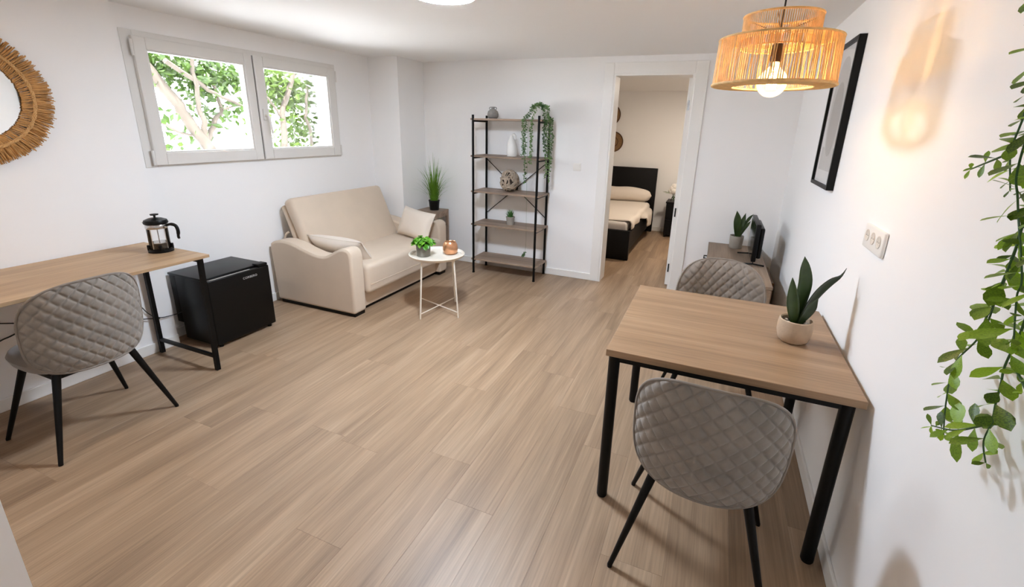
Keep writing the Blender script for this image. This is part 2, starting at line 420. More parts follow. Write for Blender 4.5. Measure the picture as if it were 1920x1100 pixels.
# door casing, lining and leaf
t = thing('trim_1', 'white casing around the bedroom doorway', 'door frame', (D0, BY, 0)); struct(t)
MB().box(D0 - 0.095, D0, BY - 0.016, BY, 0, DH + 0.10).build('side_casing', 'trim', t, bevel=0.004, world=True)
MB().box(D1, D1 + 0.11, BY - 0.016, BY, 0, DH + 0.10).build('side_casing', 'trim', t, bevel=0.004, world=True)
MB().box(D0, D1, BY - 0.016, BY, DH, DH + 0.10).build('head_casing', 'trim', t, bevel=0.004, world=True)
MB().box(D0, D0 + 0.018, BY - 0.012, BT + 0.012, 0, DH).build('jamb', 'trim', t, world=True)
MB().box(D1 - 0.018, D1, BY - 0.012, BT, 0, DH).build('jamb', 'trim', t, world=True)
MB().box(D0 + 0.018, D1 - 0.018, BY - 0.012, BT + 0.012, DH - 0.018, DH).build('head_lining', 'trim', t, world=True)
t = thing('door_1', 'white bedroom door leaf standing open, seen edge on', 'door', (-0.325, BT + 0.01, 0)); struct(t)
MB().box(-0.352, -0.312, BT + 0.012, BT + 0.74, 0.008, DH - 0.022).build('leaf', 'trim', t, bevel=0.003, world=True)
for z in (0.20, 0.80, 1.85):
    MB().box(-0.338, -0.324, BT + 0.004, BT + 0.0115, z - 0.045, z + 0.045).build('hinge', 'chrome' if z > 1 else 'dark', t, world=True)

# window
def window():
    t = thing('window_1', 'white double window high in the wall above the sofa', 'window', (WX, (W0 + W1) / 2, WZ0)); struct(t)
    def ring(y0, y1, z0, z1, i, x0, x1):
        m = MB()
        yl, yr, zb, zt = i
        m.box(x0, x1, y0, yl, z0, z1); m.box(x0, x1, yr, y1, z0, z1)
        m.box(x0, x1, yl, yr, z0, zb); m.box(x0, x1, yl, yr, zt, z1); return m
    ring(W0 - 0.028, W1 + 0.012, WZ0 - 0.010, WZ1 + 0.022, (W0 + 0.045, W1 - 0.045, WZ0 + 0.045, WZ1 - 0.045), WX - 0.07, WX + 0.005).build('outer_frame', 'pvc', t, bevel=0.004, world=True)
    for (y0, y1, gy0, gy1, hs) in ((2.018, 2.868, 2.095, 2.797, -1), (2.880, 3.762, 2.965, 3.672, 1)):
        z0, z1, g0, g1 = 1.278, 2.104, 1.362, 2.028
        s = ring(y0, y1, z0, z1, (gy0, gy1, g0, g1), WX - 0.045, WX + 0.032).build('sash', 'pvc', t, bevel=0.006, world=True)
        l = s.parent.location
        ring(gy0 - 0.001, gy1 + 0.001, g0 - 0.001, g1 + 0.001, (gy0 + 0.010, gy1 - 0.010, g0 + 0.010, g1 - 0.010), WX - 0.035, WX + 0.020).shift((-l.x, -l.y, -l.z)).build('glazing_bead', 'pvc', s)
        MB().box(WX - 0.022, WX - 0.016, gy0, gy1, g0, g1).shift((-l.x, -l.y, -l.z)).build('pane', 'pane', s)
        hy = y0 - 0.008 if hs < 0 else y1 + 0.008
        for hz in (1.33, 2.03):
            h = MB().cyl((WX + 0.028, hy, hz - 0.05), (WX + 0.028, hy, hz + 0.05), 0.009, n=10)
            h.shift((-l.x, -l.y, -l.z)).build('hinge', 'pvc', s, smooth=40)
    MB().box(WX + 0.002, WX + 0.018, 2.868, 2.880, 1.28, 2.10).build('seal_gap', 'seal', t, world=True)
    h = MB().box(WX + 0.032, WX + 0.042, 2.905, 2.935, 1.60, 1.69)
    h = h.build('handle', 'pvc', t, bevel=0.003, world=True); l = t.location
    MB().tube([(WX + 0.04, 2.92, 1.64), (WX + 0.075, 2.92, 1.64), (WX + 0.080, 2.925, 1.62), (WX + 0.080, 2.94, 1.49)], [0.009, 0.009, 0.010, 0.008], 10).shift((-l.x, -l.y, -l.z)).build('lever', 'pvc', h, smooth=50)
window()

# ------------------------------------------------------------------ outside the window
struct(MB().box(-40, WX - 0.45, -30, 40, 0.6, 0.85).build('ground', 'ground'), 'sunlit pale paving outside the window')
def tree(name, label, limbs, blobs, nleaf, seed, loc):
    t = thing(name, label, 'tree', loc, group='trees outside the window')
    rng = R(seed); mb = MB()
    for pts, r0, r1 in limbs:
        P = interp(pts, 14)
        mb.tube([(p.x + rng.uniform(-.015, .015), p.y + rng.uniform(-.015, .015), p.z) for p in P], [r0 + (r1 - r0) * i / 13 for i in range(14)], 7)
    mb.build('trunk', 'bark', t, smooth=60, world=True)
    mb = MB()
    for _ in range(nleaf):
        c, s = rng.choices(blobs, [b[2] for b in blobs])[0] if False else rng.choices([(b[0], b[1]) for b in blobs], [b[2] for b in blobs])[0]
        p = Vector((c[0] + rng.gauss(0, s[0]), c[1] + rng.gauss(0, s[1]), c[2] + rng.gauss(0, s[2])))
        if p.z < 1.0 or (seed == 11) != (p.y < 5.66): continue
        d = Vector((rng.uniform(-1, 1), rng.uniform(-1, 1), rng.uniform(-1, .4))).normalized(); n = d.orthogonal().normalized()
        n = (Matrix.Rotation(rng.uniform(0, 2 * PI), 3, d) @ n); ww = d.cross(n)
        L = rng.uniform(.09, .18); W = L * .27
        mb.add([p, p + d * L * .45 + ww * W + n * .01, p + d * L, p + d * L * .45 - ww * W + n * .01, p + d * L * .45], [(0, 1, 4), (1, 2, 4), (2, 3, 4), (3, 0, 4)])
    mb.build('foliage', 'treeleaf', t, world=True, kind='stuff')
tree('tree', 'leaning pale tree with green leaves outside the left pane',
     [([(-7.1, 5.0, 0.85), (-7.2, 4.793, 1.214), (-7.2, 4.535, 1.645), (-7.2, 4.374, 1.944), (-7.3, 4.0, 2.6)], 0.085, 0.065),
      ([(-7.2, 4.799, 1.245), (-7.15, 4.76, 1.577), (-7.1, 4.704, 1.873), (-7.0, 4.65, 2.5)], 0.045, 0.025),
      ([(-7.2, 4.823, 1.292), (-7.2, 4.997, 1.583), (-7.25, 5.152, 1.745), (-7.3, 5.10, 2.1)], 0.045, 0.022),
      ([(-7.2, 5.152, 1.745), (-7.2, 5.435, 1.838)], 0.018, 0.01),
      ([(-7.2, 4.10, 1.62), (-7.2, 4.385, 1.422), (-7.2, 4.60, 1.36)], 0.014, 0.020),
      ([(-7.0, 4.3, 2.33), (-7.1, 4.799, 2.064), (-7.1, 5.018, 1.946), (-7.1, 5.45, 1.79)], 0.035, 0.02)],
     [((-7.5, 4.75, 2.32), (.2, .42, .13), 5.0), ((-7.4, 4.30, 2.30), (.2, .20, .14), 1.5), ((-7.4, 5.30, 2.22), (.2, .22, .11), 2.0), ((-7.4, 5.05, 1.62), (.2, .10, .12), .55),
      ((-7.4, 4.30, 1.62), (.2, .10, .12), .25), ((-7.4, 5.35, 1.75), (.2, .12, .09), .4), ((-7.4, 4.62, 1.34), (.2, .16, .08), .30), ((-7.4, 4.92, 2.0), (.2, .15, .12), .8)], 1150, 11, (-7.1, 5.0, 0.85))
tree('tree', 'dense bright green tree outside the right pane',
     [([(-7.2, 6.18, 0.85), (-7.2, 6.194, 1.275), (-7.2, 6.233, 1.774), (-7.2, 6.355, 1.995), (-7.2, 6.6, 2.5)], 0.06, 0.04),
      ([(-7.2, 6.80, 0.85), (-7.1, 6.714, 1.433), (-7.1, 6.63, 1.716), (-7.1, 6.75, 2.2)], 0.035, 0.022),
      ([(-7.2, 6.236, 1.567), (-7.2, 6.078, 1.829), (-7.2, 5.85, 2.1)], 0.025, 0.016)],
     [((-7.5, 6.25, 2.25), (.2, .36, .20), 4.0), ((-7.5, 6.75, 2.05), (.2, .20, .22), 2.4), ((-7.5, 6.80, 1.45), (.2, .14, .20), 1.3), ((-7.5, 6.02, 1.80), (.2, .10, .16), .8), ((-7.5, 6.02, 1.45), (.2, .10, .12), .25), ((-7.5, 6.6, 1.25), (.2, .16, .10), .35)], 1300, 12, (-7.2, 6.2, 0.85))

# ------------------------------------------------------------------ ceiling lights
def ceiling_light(x, y, z, r, m, label, group=None):
    t = thing('ceiling_light', label, 'ceiling light', (x, y, z), group=group)
    MB().lathe([(r + 0.012, 0), (r + 0.012, -0.022), (r, -0.028), (r - 0.004, -0.022)], 40).build('rim', 'trim', t, smooth=40)
    MB().lathe([(r - 0.003, -0.015), (r - 0.006, -0.030), (r * 0.6, -0.034), (0.0, -0.035)], 40).build('diffuser', m, t, smooth=60)
ceiling_light(-1.455, 2.355, CZ, 0.165, 'led', 'round white flush light glowing on the living room ceiling', 'round flush lights')
ceiling_light(-0.70, -0.75, CZ, 0.165, 'fill_rear', 'added unseen fill light on the ceiling behind the viewer', 'round flush lights')  # unseen fill, added to lift the foreground
ceiling_light(-2.70, 0.30, CZ, 0.165, 'fill_desk', 'added unseen warm fill light on the ceiling near the desk', 'round flush lights')  # added out of view for the warm light on the mirror wall
ceiling_light(-0.30, 6.30, BEDC, 0.12, 'fill_bedroom', 'added unseen warm fill light on the bedroom ceiling', 'round flush lights')  # added out of view to brighten the bedroom

# ------------------------------------------------------------------ dining table
def dining_table():
    x0, x1, y0, y1, T = -0.314, 0.582, 1.70, 2.592, 0.745
    t = thing('dining_table', 'square oak topped dining table with round black legs', 'table', ((x0 + x1) / 2, (y0 + y1) / 2, 0))
    MB().box(x0, x1, y0, y1, T - 0.030, T).build('tabletop', 'table', t, bevel=0.0025, world=True)
    for lx in (x0 + 0.032, x1 - 0.045):
        for ly in (y0 + 0.032, y1 - 0.032):
            l = MB().cyl((lx, ly, 0.008), (lx, ly, T - 0.030), 0.0235, n=24).build('leg', 'black', t, smooth=50, world=True)
            MB().cyl((lx, ly, 0), (lx, ly, 0.010), 0.020, n=16).shift((-t.location.x, -t.location.y, 0)).build('foot', 'blackplastic', l, smooth=50)
    for ly in (y0 + 0.032, y1 - 0.032): MB().box(x0 + 0.05, x1 - 0.06, ly - 0.012, ly + 0.012, T - 0.058, T - 0.030).build('rail', 'black', t, world=True)
    for lx in (x0 + 0.032, x1 - 0.045): MB().box(lx - 0.012, lx + 0.012, y0 + 0.05, y1 - 0.05, T - 0.058, T - 0.030).build('rail', 'black', t, world=True)
    for lx in (x0 + 0.30, x1 - 0.30): MB().box(lx - 0.012, lx + 0.012, y0 + 0.045, y1 - 0.045, T - 0.050, T - 0.030).build('cross_bar', 'black', t, world=True)
dining_table()

# ------------------------------------------------------------------ velvet chairs
def make_chair():
    t = thing('velvet_chair', '', 'chair')
    RR, HA, ZC, HZ = 0.33, 0.275, 0.640, 0.228
    def NX(tt): return 2.55 if tt > 0 else 3.3
    yc = RR - 0.225
    def half(tt): return HA * max(0.0, 1 - abs(tt) ** NX(tt)) ** (1 / NX(tt))
    def P(s, z, o):
        th = s / RR
        return ((RR + o) * math.sin(th), yc - (RR + o) * math.cos(th) - 0.13 * (z - 0.42), z)
    def surf(sign, quilt):
        def fn(u, v):
            uu = 2 * u - 1; tt = math.sin((2 * v - 1) * PI / 2)
            tt = max(-0.9995, min(0.9995, tt))
            z = ZC + HZ * tt; s = uu * half(tt)
            e = max(abs(uu), abs(tt)) if True else 0
            o = (1 - e ** 5)
            if True:
                o = (0.020 if quilt else 0.045) * o
                a = s / 0.060 + z / 0.064; b = s / 0.060 - z / 0.064
                g = max(math.exp(-((a - round(a)) / 0.085) ** 2), math.exp(-((b - round(b)) / 0.085) ** 2))
                puff = abs(math.sin(PI * a) * math.sin(PI * b))
                o += (0.0034 * puff - 0.0052 * g) * min(1, (1 - e) * 14)
            return P(s, z, o if quilt else -o)
        return fn
    MB().grid(surf(1, True), 150, 120).build('backrest_shell', 'velvet', t, smooth=180)
    MB().grid(surf(-1, False), 130, 104, True).build('backrest_pad', 'velvet_in', t, smooth=180)
    pts = []
    for k in range(97):
        a = 2 * PI * k / 96; c, s_ = math.cos(a), math.sin(a)
        NN = NX(s_); r = (abs(c) ** NN + abs(s_) ** NN) ** (-1 / NN)
        pts.append(P(HA * r * c, ZC + HZ * r * s_, 0.001))
    MB().tube(pts, 0.0055, 8, False).build('piping', 'velvet_in', t, smooth=180)
    # seat cushion
    def seat(top):
        def fn(u, v):
            a = 2 * PI * u; r = v; c, s_ = math.cos(a), math.sin(a)
            n = 2.9; k = (abs(c) ** n + abs(s_) ** n) ** (-1 / n)
            x, y = 0.226 * k * c * r, 0.025 + 0.224 * k * s_ * r
            if top: z = 0.460 + 0.046 * (1 - r ** 5) ** 0.5 if r < 1 else 0.460
            else: z = 0.460 - 0.062 * (1 - r ** 8) ** 0.5 if r < 1 else 0.460
            return (x, y, z)
        return fn
    sm = MB(); sm.grid(seat(True), 48, 20); sm.grid(seat(False), 48, 20, True)
    sm.build('seat', 'velvet_in', t, smooth=180)
    MB().rbox(-0.17, 0.17, -0.14, 0.17, 0.375, 0.405, 0.01).build('seat_base', 'black', t, smooth=50)
    for sx in (-1, 1):
        for sy, fy, ty in ((-1, -0.2325, -0.135), (1, 0.2325, 0.145)):
            p1 = Vector((sx * 0.265, fy, 0.006)); p0 = Vector((sx * 0.155, ty, 0.405))
            l = MB().cyl(p0, p1, 0.0175, 0.0095, 18).build('leg', 'black', t, smooth=50)
            MB().cyl((p1.x, p1.y, 0.0), (p1.x, p1.y, 0.010), 0.0095, 0.0095, 12).build('foot_cap', 'blackplastic', l, smooth=50)
    return t
ch = make_chair(); ch.location = (0.10, 1.615, 0); ch.rotation_euler = (0, 0, math.radians(-1.5))
GC = 'quilted velvet chairs'
tag(ch, 'grey quilted velvet chair at the near side of the dining table', 'chair', GC)
c2 = copy_tree(ch); c2.location = (0.125, 2.665, 0); c2.rotation_euler = (0, 0, PI + math.radians(2))
tag(c2, 'grey quilted velvet chair at the far side of the dining table', 'chair', GC)
c3 = copy_tree(ch); c3.location = (-2.925, 1.10, 0); c3.rotation_euler = (0, 0, math.radians(91))
tag(c3, 'grey quilted velvet chair pushed up to the desk', 'chair', GC)

# ------------------------------------------------------------------ desk
def desk():
    T = 0.795; x0, x1, y0, y1 = -3.483, -2.83, 0.35, 1.785
    t = thing('desk', 'oak topped desk with slim black steel legs', 'desk', ((x0 + x1) / 2, (y0 + y1) / 2, 0))
    MB().box(x0, x1, y0, y1, T - 0.018, T).build('desktop', 'desk', t, bevel=0.0015, world=True)
    for ly in (y0 + 0.04, y1 - 0.04):
        for lx, tx in ((-2.885, -2.865), (-3.462, -3.455)):
            MB().bar((lx, ly, 0), (tx, ly, T - 0.018), 0.025, 0.025).build('leg', 'black', t, world=True)
        MB().box(-3.45, -2.895, ly - 0.010, ly + 0.010, 0.090, 0.110).build('stretcher', 'black', t, world=True)
        MB().box(-3.455, -2.865, ly - 0.0125, ly + 0.0125, T - 0.043, T - 0.018).build('top_rail', 'black', t, world=True)
desk()

# ------------------------------------------------------------------ mini fridge
def fridge():
    x0, x1, y0, y1, z1 = -3.575, -3.15, 1.94, 2.425, 0.525
    t = thing('mini_fridge', 'small black minibar fridge on the floor beside the desk', 'fridge', ((x0 + x1) / 2, (y0 + y1) / 2, 0))
    mb = MB().rbox(x0 + 0.07, x1 - 0.05, y0, y1, 0.02, z1 - 0.014, 0.006); mb.rbox(x0, x0 + 0.08, y0 + .004, y1 - .004, 0.14, z1 - 0.016, 0.004)
    mb.build('body', 'fridge', t, smooth=40, world=True)
    MB().rbox(x0 - 0.004, x1 - 0.045, y0 - 0.004, y1 + 0.004, z1 - 0.016, z1, 0.005).build('top_panel', 'fridge', t, smooth=40, world=True)
    d = MB().rbox(x1 - 0.044, x1, y0, y1, 0.025, z1 - 0.012, 0.008).build('door', 'fridge', t, smooth=40, world=True)
    l = t.location; off = (-l.x, -l.y, 0)
    MB().box(x1 - 0.040, x1 - 0.012, y0 + 0.02, y1 - 0.15, z1 - 0.013, z1 - 0.010).shift(off).build('door_trim', 'chrome', d, bevel=0.002)
    MB().rbox(x1 - 0.075, x1 - 0.004, y1 - 0.085, y1 - 0.006, z1 - 0.012, z1 + 0.010, 0.006).shift(off).build('hinge_cover', 'blackplastic', d, smooth=40)
    for fx in (x0 + 0.11, x1 - 0.03):
        for fy in (y0 + 0.04, y1 - 0.04): MB().cyl((fx, fy, 0), (fx, fy, 0.03), 0.014, n=12).build('foot', 'blackplastic', t, smooth=50, world=True)
    cu = bpy.data.curves.new('lettering', 'FONT'); cu.body = 'CORBERO'; cu.size = 0.0235; cu.extrude = 0.0006; cu.align_x = 'CENTER'; cu.space_character = 1.12
    tmp = bpy.data.objects.new('tmp', cu); COL.objects.link(tmp)
    me = bpy.data.meshes.new_from_object(tmp.evaluated_get(bpy.context.evaluated_depsgraph_get())); bpy.data.objects.remove(tmp)
    me.materials.clear(); me.materials.append(M['logo'])
    o = bpy.data.objects.new('lettering', me); COL.objects.link(o); o.parent = d
    o.matrix_local = Matrix.Translation((x1 + 0.0008 - l.x, 2.258 - l.y, 0.455)) @ Matrix(((0, 0, 1, 0), (1, 0, 0, 0), (0, 1, 0, 0), (0, 0, 0, 1)))
fridge()

# cables on the wall under the desk
def cable(label, pts, r=0.0032, n=30):
    o = MB().tube(interp(pts, n), r, 6).build('power_cable', 'cord', None, smooth=60); tag(o, label, 'cable', 'cables under the desk')
cable('black power cable curling from the fridge to the wall behind the desk', [(-3.50, 2.03, 0.26), (-3.485, 1.93, 0.235), (-3.485, 1.84, 0.235), (-3.484, 1.775, 0.25), (-3.484, 1.72, 0.30), (-3.485, 1.67, 0.39), (-3.49, 1.60, 0.44)])
cable('thin black cable running level along the wall under the desk', [(-3.478, 1.78, 0.243), (-3.478, 1.674, 0.277), (-3.485, 1.40, 0.36), (-3.485, 1.063, 0.489), (-3.485, 0.90, 0.55)])
cable('short black plug lead low on the wall left of the desk chair', [(-3.485, 1.10, 0.43), (-3.48, 1.05, 0.417), (-3.485, 1.003, 0.403), (-3.485, 0.90, 0.35), (-3.485, 0.80, 0.30)], 0.004)

# ------------------------------------------------------------------ cafetiere
def cafetiere():
    t = thing('french_press', 'glass french press with black lid and handle on the desk', 'coffee press', (-3.150, 1.700, 0.795), math.radians(30))
    g = MB().lathe([(0.052, 0.012), (0.055, 0.016), (0.055, 0.175), (0.057, 0.180), (0.0545, 0.180), (0.0525, 0.172), (0.0525, 0.016), (0.0, 0.014)], 36).build('beaker', 'glass', t, smooth=40)
    MB().lathe([(0.0, 0.014), (0.0515, 0.015), (0.0515, 0.056), (0.0, 0.056)], 32).build('coffee', 'coffee', t, smooth=40)
    b = MB().lathe([(0.066, 0), (0.066, 0.010), (0.059, 0.014), (0.059, 0.022), (0.0565, 0.022), (0.0565, 0.010), (0, 0.010)], 36).build('base', 'blackplastic', t, smooth=40)
    for k in range(4):
        a = k * PI / 2 + 0.5; c, s_ = math.cos(a), math.sin(a)
        MB().bar((0.058 * c, 0.058 * s_, 0.012), (0.058 * c, 0.058 * s_, 0.046), 0.014, 0.014).build('base_arm', 'blackplastic', b, bevel=0.002)
    MB().lathe([(0.0565, 0.148), (0.058, 0.150), (0.058, 0.172), (0.0565, 0.174)], 36).build('steel_band', 'chrome', t, smooth=40)
    l = MB().lathe([(0.0, 0.178), (0.062, 0.178), (0.064, 0.186), (0.058, 0.200), (0.035, 0.210), (0.0, 0.213)], 36).build('lid', 'blackplastic', t, smooth=40)
    MB().lathe([(0.0, 0.212), (0.006, 0.212), (0.006, 0.226), (0.021, 0.229), (0.022, 0.236), (0.0, 0.239)], 24).build('knob', 'blackplastic', l, smooth=40)
    MB().cyl((0, 0, 0.06), (0, 0, 0.18), 0.0032, n=8).build('plunger_rod', 'chrome', t, smooth=50)
    MB().cyl((0, 0, 0.057), (0, 0, 0.061), 0.050, n=28).build('filter_disc', 'chrome', t, smooth=40)
    MB().tube(interp([(0.055, 0, 0.165), (0.085, 0, 0.172), (0.110, 0, 0.162), (0.118, 0, 0.130), (0.114, 0, 0.095), (0.118, 0, 0.080)], 20), [0.008] * 4 + [0.010] * 10 + [0.008] * 4 + [0.006] * 2, 10).build('handle', 'blackplastic', t, smooth=60)
    MB().prism([(-0.057, 0.176), (-0.074, 0.185), (-0.057, 0.186)], 'y', -0.012, 0.012).build('spout', 'chrome', t)
cafetiere()

# ------------------------------------------------------------------ raffia mirror
def mirror():
    yc, zc = 1.150, 1.680
    t = thing('round_mirror', 'round mirror with a wide golden raffia fringe on the wall', 'mirror', (LX, yc, zc))
    def fib(mb, r0, r1, a, da, x0, x1, wd, rng):
        c, s_ = math.cos(a), math.sin(a); c2, s2 = math.cos(a + da), math.sin(a + da)
        am = a + da * .5; rm = (r0 + r1) / 2
        mb.tube([(x0, r0 * c, r0 * s_), ((x0 + x1) / 2 + 0.004, rm * math.cos(am), rm * math.sin(am)), (x1, r1 * c2, r1 * s2)], [wd, wd * 1.1, wd * 0.8], 5)
    MB().lathe([(0.0, 0.006), (0.222, 0.006), (0.222, 0.010), (0, 0.010)], 64).build('backing', 'raffia', t)
    for o in kids(t): o.rotation_euler = (0, PI / 2, 0)
    o = MB().lathe([(0.0, 0.0125), (0.2195, 0.0125), (0.2195, 0.0105), (0, 0.0105)], 64).build('mirror_glass', 'mirror', t, smooth=40); o.rotation_euler = (0, PI / 2, 0)
    rng = R(5); mb = MB()
    for k in range(760):
        a = 2 * PI * k / 760 + rng.uniform(-.01, .01)
        fib(mb, 0.258, 0.343 + rng.uniform(-.014, .006), a, rng.gauss(0, .018), 0.014 + rng.uniform(0, .014), 0.010 + rng.uniform(0, .03), rng.uniform(.0022, .0038), rng)
    mb.build('fringe', 'raffia', t, smooth=60, kind='stuff')
    mb = MB()
    for k in range(420):
        a = 2 * PI * k / 420 + rng.uniform(-.008, .008)
        fib(mb, 0.214 + rng.uniform(-.003, .002), 0.262, a, 0.05 + rng.gauss(0, .02), 0.016 + rng.uniform(0, .006), 0.026 + rng.uniform(0, .006), rng.uniform(.0018, .0028), rng)
    mb.build('inner_wrap', 'raffia', t, smooth=60, kind='stuff')
    mb = MB()
    for ph in (0, 2 * PI / 3, 4 * PI / 3):
        pts = []
        for k in range(241):
            a = 2 * PI * k / 240; rr = 0.262 + 0.005 * math.cos(30 * a + ph); pts.append((0.030 + 0.004 * math.sin(60 * a + ph), rr * math.cos(a), rr * math.sin(a)))
        mb.tube(pts, 0.0045, 6, False)
    mb.build('braid', 'raffia2', t, smooth=60)
mirror()

# ------------------------------------------------------------------ sofa bed and cushions
def pillow_mesh(wd, ht, th, seed=0, n=28):
    rng = R(seed); mb = MB(); ph = [rng.uniform(0, 6) for _ in range(4)]
    def fn(sg):
        def f(u, v):
            a, b = 2 * u - 1, 2 * v - 1
            e = max(0.0, (1 - abs(a) ** 3.2)) * max(0.0, (1 - abs(b) ** 3.2))
            pin = 1 - 0.07 * (1 - a * a) * (b * b) ; pin2 = 1 - 0.06 * (1 - b * b) * (a * a)
            wr = 0.05 * math.sin(5 * a + ph[0] + 2 * b) * math.sin(4 * b + ph[1]) * e
            return (a * wd / 2 * pin2, sg * th / 2 * (e ** 0.55 + wr), b * ht / 2 * pin)
        return f
    mb.grid(fn(1), n, n); mb.grid(fn(-1), n, n, True); return mb
def sofa():
    XB, XF, Y0, Y1 = -3.595, -2.668, 2.80, 4.285
    t = thing('sofa_bed', 'beige two seat sofa bed with wavy armrests under the window', 'sofa', ((XB + XF) / 2, (Y0 + Y1) / 2, 0))
    top = interp([(XB + 0.005, 0, 0.50), (XB + 0.02, 0, 0.548), (-3.52, 0, 0.580), (-3.42, 0, 0.592), (-3.30, 0, 0.575), (-3.18, 0, 0.540), (-3.06, 0, 0.512), (-2.97, 0, 0.510), (-2.90, 0, 0.535), (-2.82, 0, 0.580), (-2.76, 0, 0.600), (-2.71, 0, 0.595), (-2.68, 0, 0.570), (XF, 0, 0.52)], 44)
    prof = [(XF - 0.004, 0.03)] + [(p.x, p.z) for p in reversed(top)] + [(XB + 0.03, 0.03)]
    for ya, yb in ((Y0, Y0 + 0.15), (Y1 - 0.15, Y1)):
        a = MB().prism(prof, 'y', ya, yb).build('armrest', 'sofa', t, bevel=0.022, seg=4, world=True, smooth=38)
        l = t.location
        yy = ya + 0.012 if ya == Y0 else yb - 0.012
        MB().tube([(p.x, yy, p.z - 0.004) for p in top[3:-3]], 0.005, 6).shift((-l.x, -l.y, 0)).build('piping', 'sofa', a, smooth=60)
    MB().box(-3.54, XF - 0.02, Y0 + 0.02, Y0 + 0.14, 0, 0.032).build('plinth', 'blackplastic', t, world=True)
    MB().box(-3.54, XF - 0.02, Y1 - 0.14, Y1 - 0.02, 0, 0.032).build('plinth', 'blackplastic', t, world=True)
    MB().box(-3.5, XF - 0.085, Y0 + 0.15, Y1 - 0.15, 0, 0.035).build('plinth', 'blackplastic', t, world=True)
    MB().rbox(-3.52, XF - 0.055, Y0 + 0.151, Y1 - 0.151, 0.033, 0.24, 0.012).build('base_panel', 'sofa', t, smooth=40, world=True)
    c = MB().rbox(-3.34, XF + 0.030, Y0 + 0.158, Y1 - 0.158, 0.165, 0.432, 0.045, 5).build('seat_mattress', 'sofa', t, smooth=60, world=True)
    l = t.location
    MB().tube([(XF + 0.0305, Y0 + 0.18, 0.255), (XF + 0.0305, Y1 - 0.18, 0.255)], 0.003, 6).shift((-l.x, -l.y, 0)).build('seam', 'sofa', c, smooth=60)
    # reclined backrest: front mattress and rear frame as slanted slabs
    def slab(xb, zb, xt, zt, th, y0, y1, name, r):
        d = Vector((xt - xb, 0, zt - zb)); L = d.length; ang = math.atan2(xt - xb, zt - zb)
        mb = MB().rbox(-th, 0, y0, y1, 0, L, r, 5)
        ca, sa = math.cos(ang), math.sin(ang)
        mb.v = [(xb + x * ca + z * sa, y, zb - x * sa + z * ca) for x, y, z in mb.v]
        return mb.build(name, 'sofa', t, smooth=60, world=True)
    slab(-3.200, 0.400, -3.435, 0.955, 0.115, 2.935, 4.150, 'back_mattress', 0.045)
    slab(-3.335, 0.380, -3.520, 0.880, 0.055, 2.945, 4.140, 'back_frame', 0.02)
    MB().tube(interp([(-3.56, 2.96, 0.50), (-3.565, 2.95, 0.56), (-3.545, 2.95, 0.61), (-3.52, 2.96, 0.63)], 10), 0.010, 8).build('strap_loop', 'sofa', t, smooth=60, world=True)
sofa()
def cushion(label, loc, rot, wd, ht, th, seed):
    t = thing('throw_cushion', label, 'cushion', loc, group='cream sofa cushions')
    t.rotation_euler = rot
    c = pillow_mesh(wd, ht, th, seed).build('cover', 'pillow', t, smooth=180)
    ed = []
    for k in range(4 * 14):
        q, f = divmod(k, 14); f = f / 14 * 2 - 1
        a, b = [(f, -1), (1, f), (-f, 1), (-1, -f)][q]
        ed.append((a * wd / 2 * (1 - 0.06 * (1 - b * b) * (a * a)), 0, b * ht / 2 * (1 - 0.07 * (1 - a * a) * (b * b))))
    MB().tube(ed + [ed[0]], 0.0028, 6, False).build('seam_edge', 'pillow', t, smooth=180)
cushion('cream cushion propped against the far sofa armrest', (-2.885, 4.015, 0.585), (math.radians(-22), math.radians(4), math.radians(-14)), 0.48, 0.31, 0.13, 1)
cushion('cream cushion slumped behind the near sofa armrest', (-3.02, 3.07, 0.510), (math.radians(40), math.radians(2), math.radians(6)), 0.56, 0.30, 0.14, 2)

# ------------------------------------------------------------------ coffee table with pots
def side_table():
    cx, cy, T = -2.145, 3.275, 0.52
    t = thing('tray_table', 'round cream metal tray table in front of the sofa', 'side table', (cx, cy, 0))
    MB().lathe([(0.0, T - 0.012), (0.220, T - 0.012), (0.234, T - 0.004), (0.240, T + 0.012), (0.236, T + 0.013), (0.228, T + 0.000), (0.216, T - 0.006), (0.0, T - 0.006)], 56).build('tray_top', 'cream_metal', t, smooth=40)
    f = [(-0.024, -0.254), (0.258, -0.078), (0.032, 0.250), (-0.250, 0.078)]
    for x, y in f: MB().tube([(x * 0.97, y * 0.97, 0), (x * 0.80, y * 0.80, T - 0.011)], 0.0075, 10).build('leg', 'cream_metal', t, smooth=60)
    for a, b in ((0, 2), (1, 3)):
        MB().tube([(f[a][0] * .95, f[a][1] * .95, 0.045 + 0.004 * a), (f[b][0] * .95, f[b][1] * .95, 0.045 + 0.004 * a)], 0.005, 8).build('cross_bar', 'cream_metal', t, smooth=60)
side_table()
def leaf_mesh(name, m, wdt, shape=1.6, curl=0.15, fold=0.12, nu=6, tip=1.0):
    """Unit length leaf along +X, lying in XY."""
    def fn(u, v):
        x = u; h = wdt * (math.sin(PI * min(1, u ** (1 / shape) if tip == 1 else u) ) ** 0.8 if 0 < u < 1 else 0.0)
        y = (2 * v - 1) * h
        return (x, y, fold * abs(y) - curl * u * u)
    return MB().grid(fn, nu, 4).mesh(name, m, 180)
BASIL = leaf_mesh('leaf', 'basil', 0.36, 1.0, 0.35, 0.3)
VINE = leaf_mesh('leaf', 'vine', 0.23, 0.62, 0.12, 0.10)
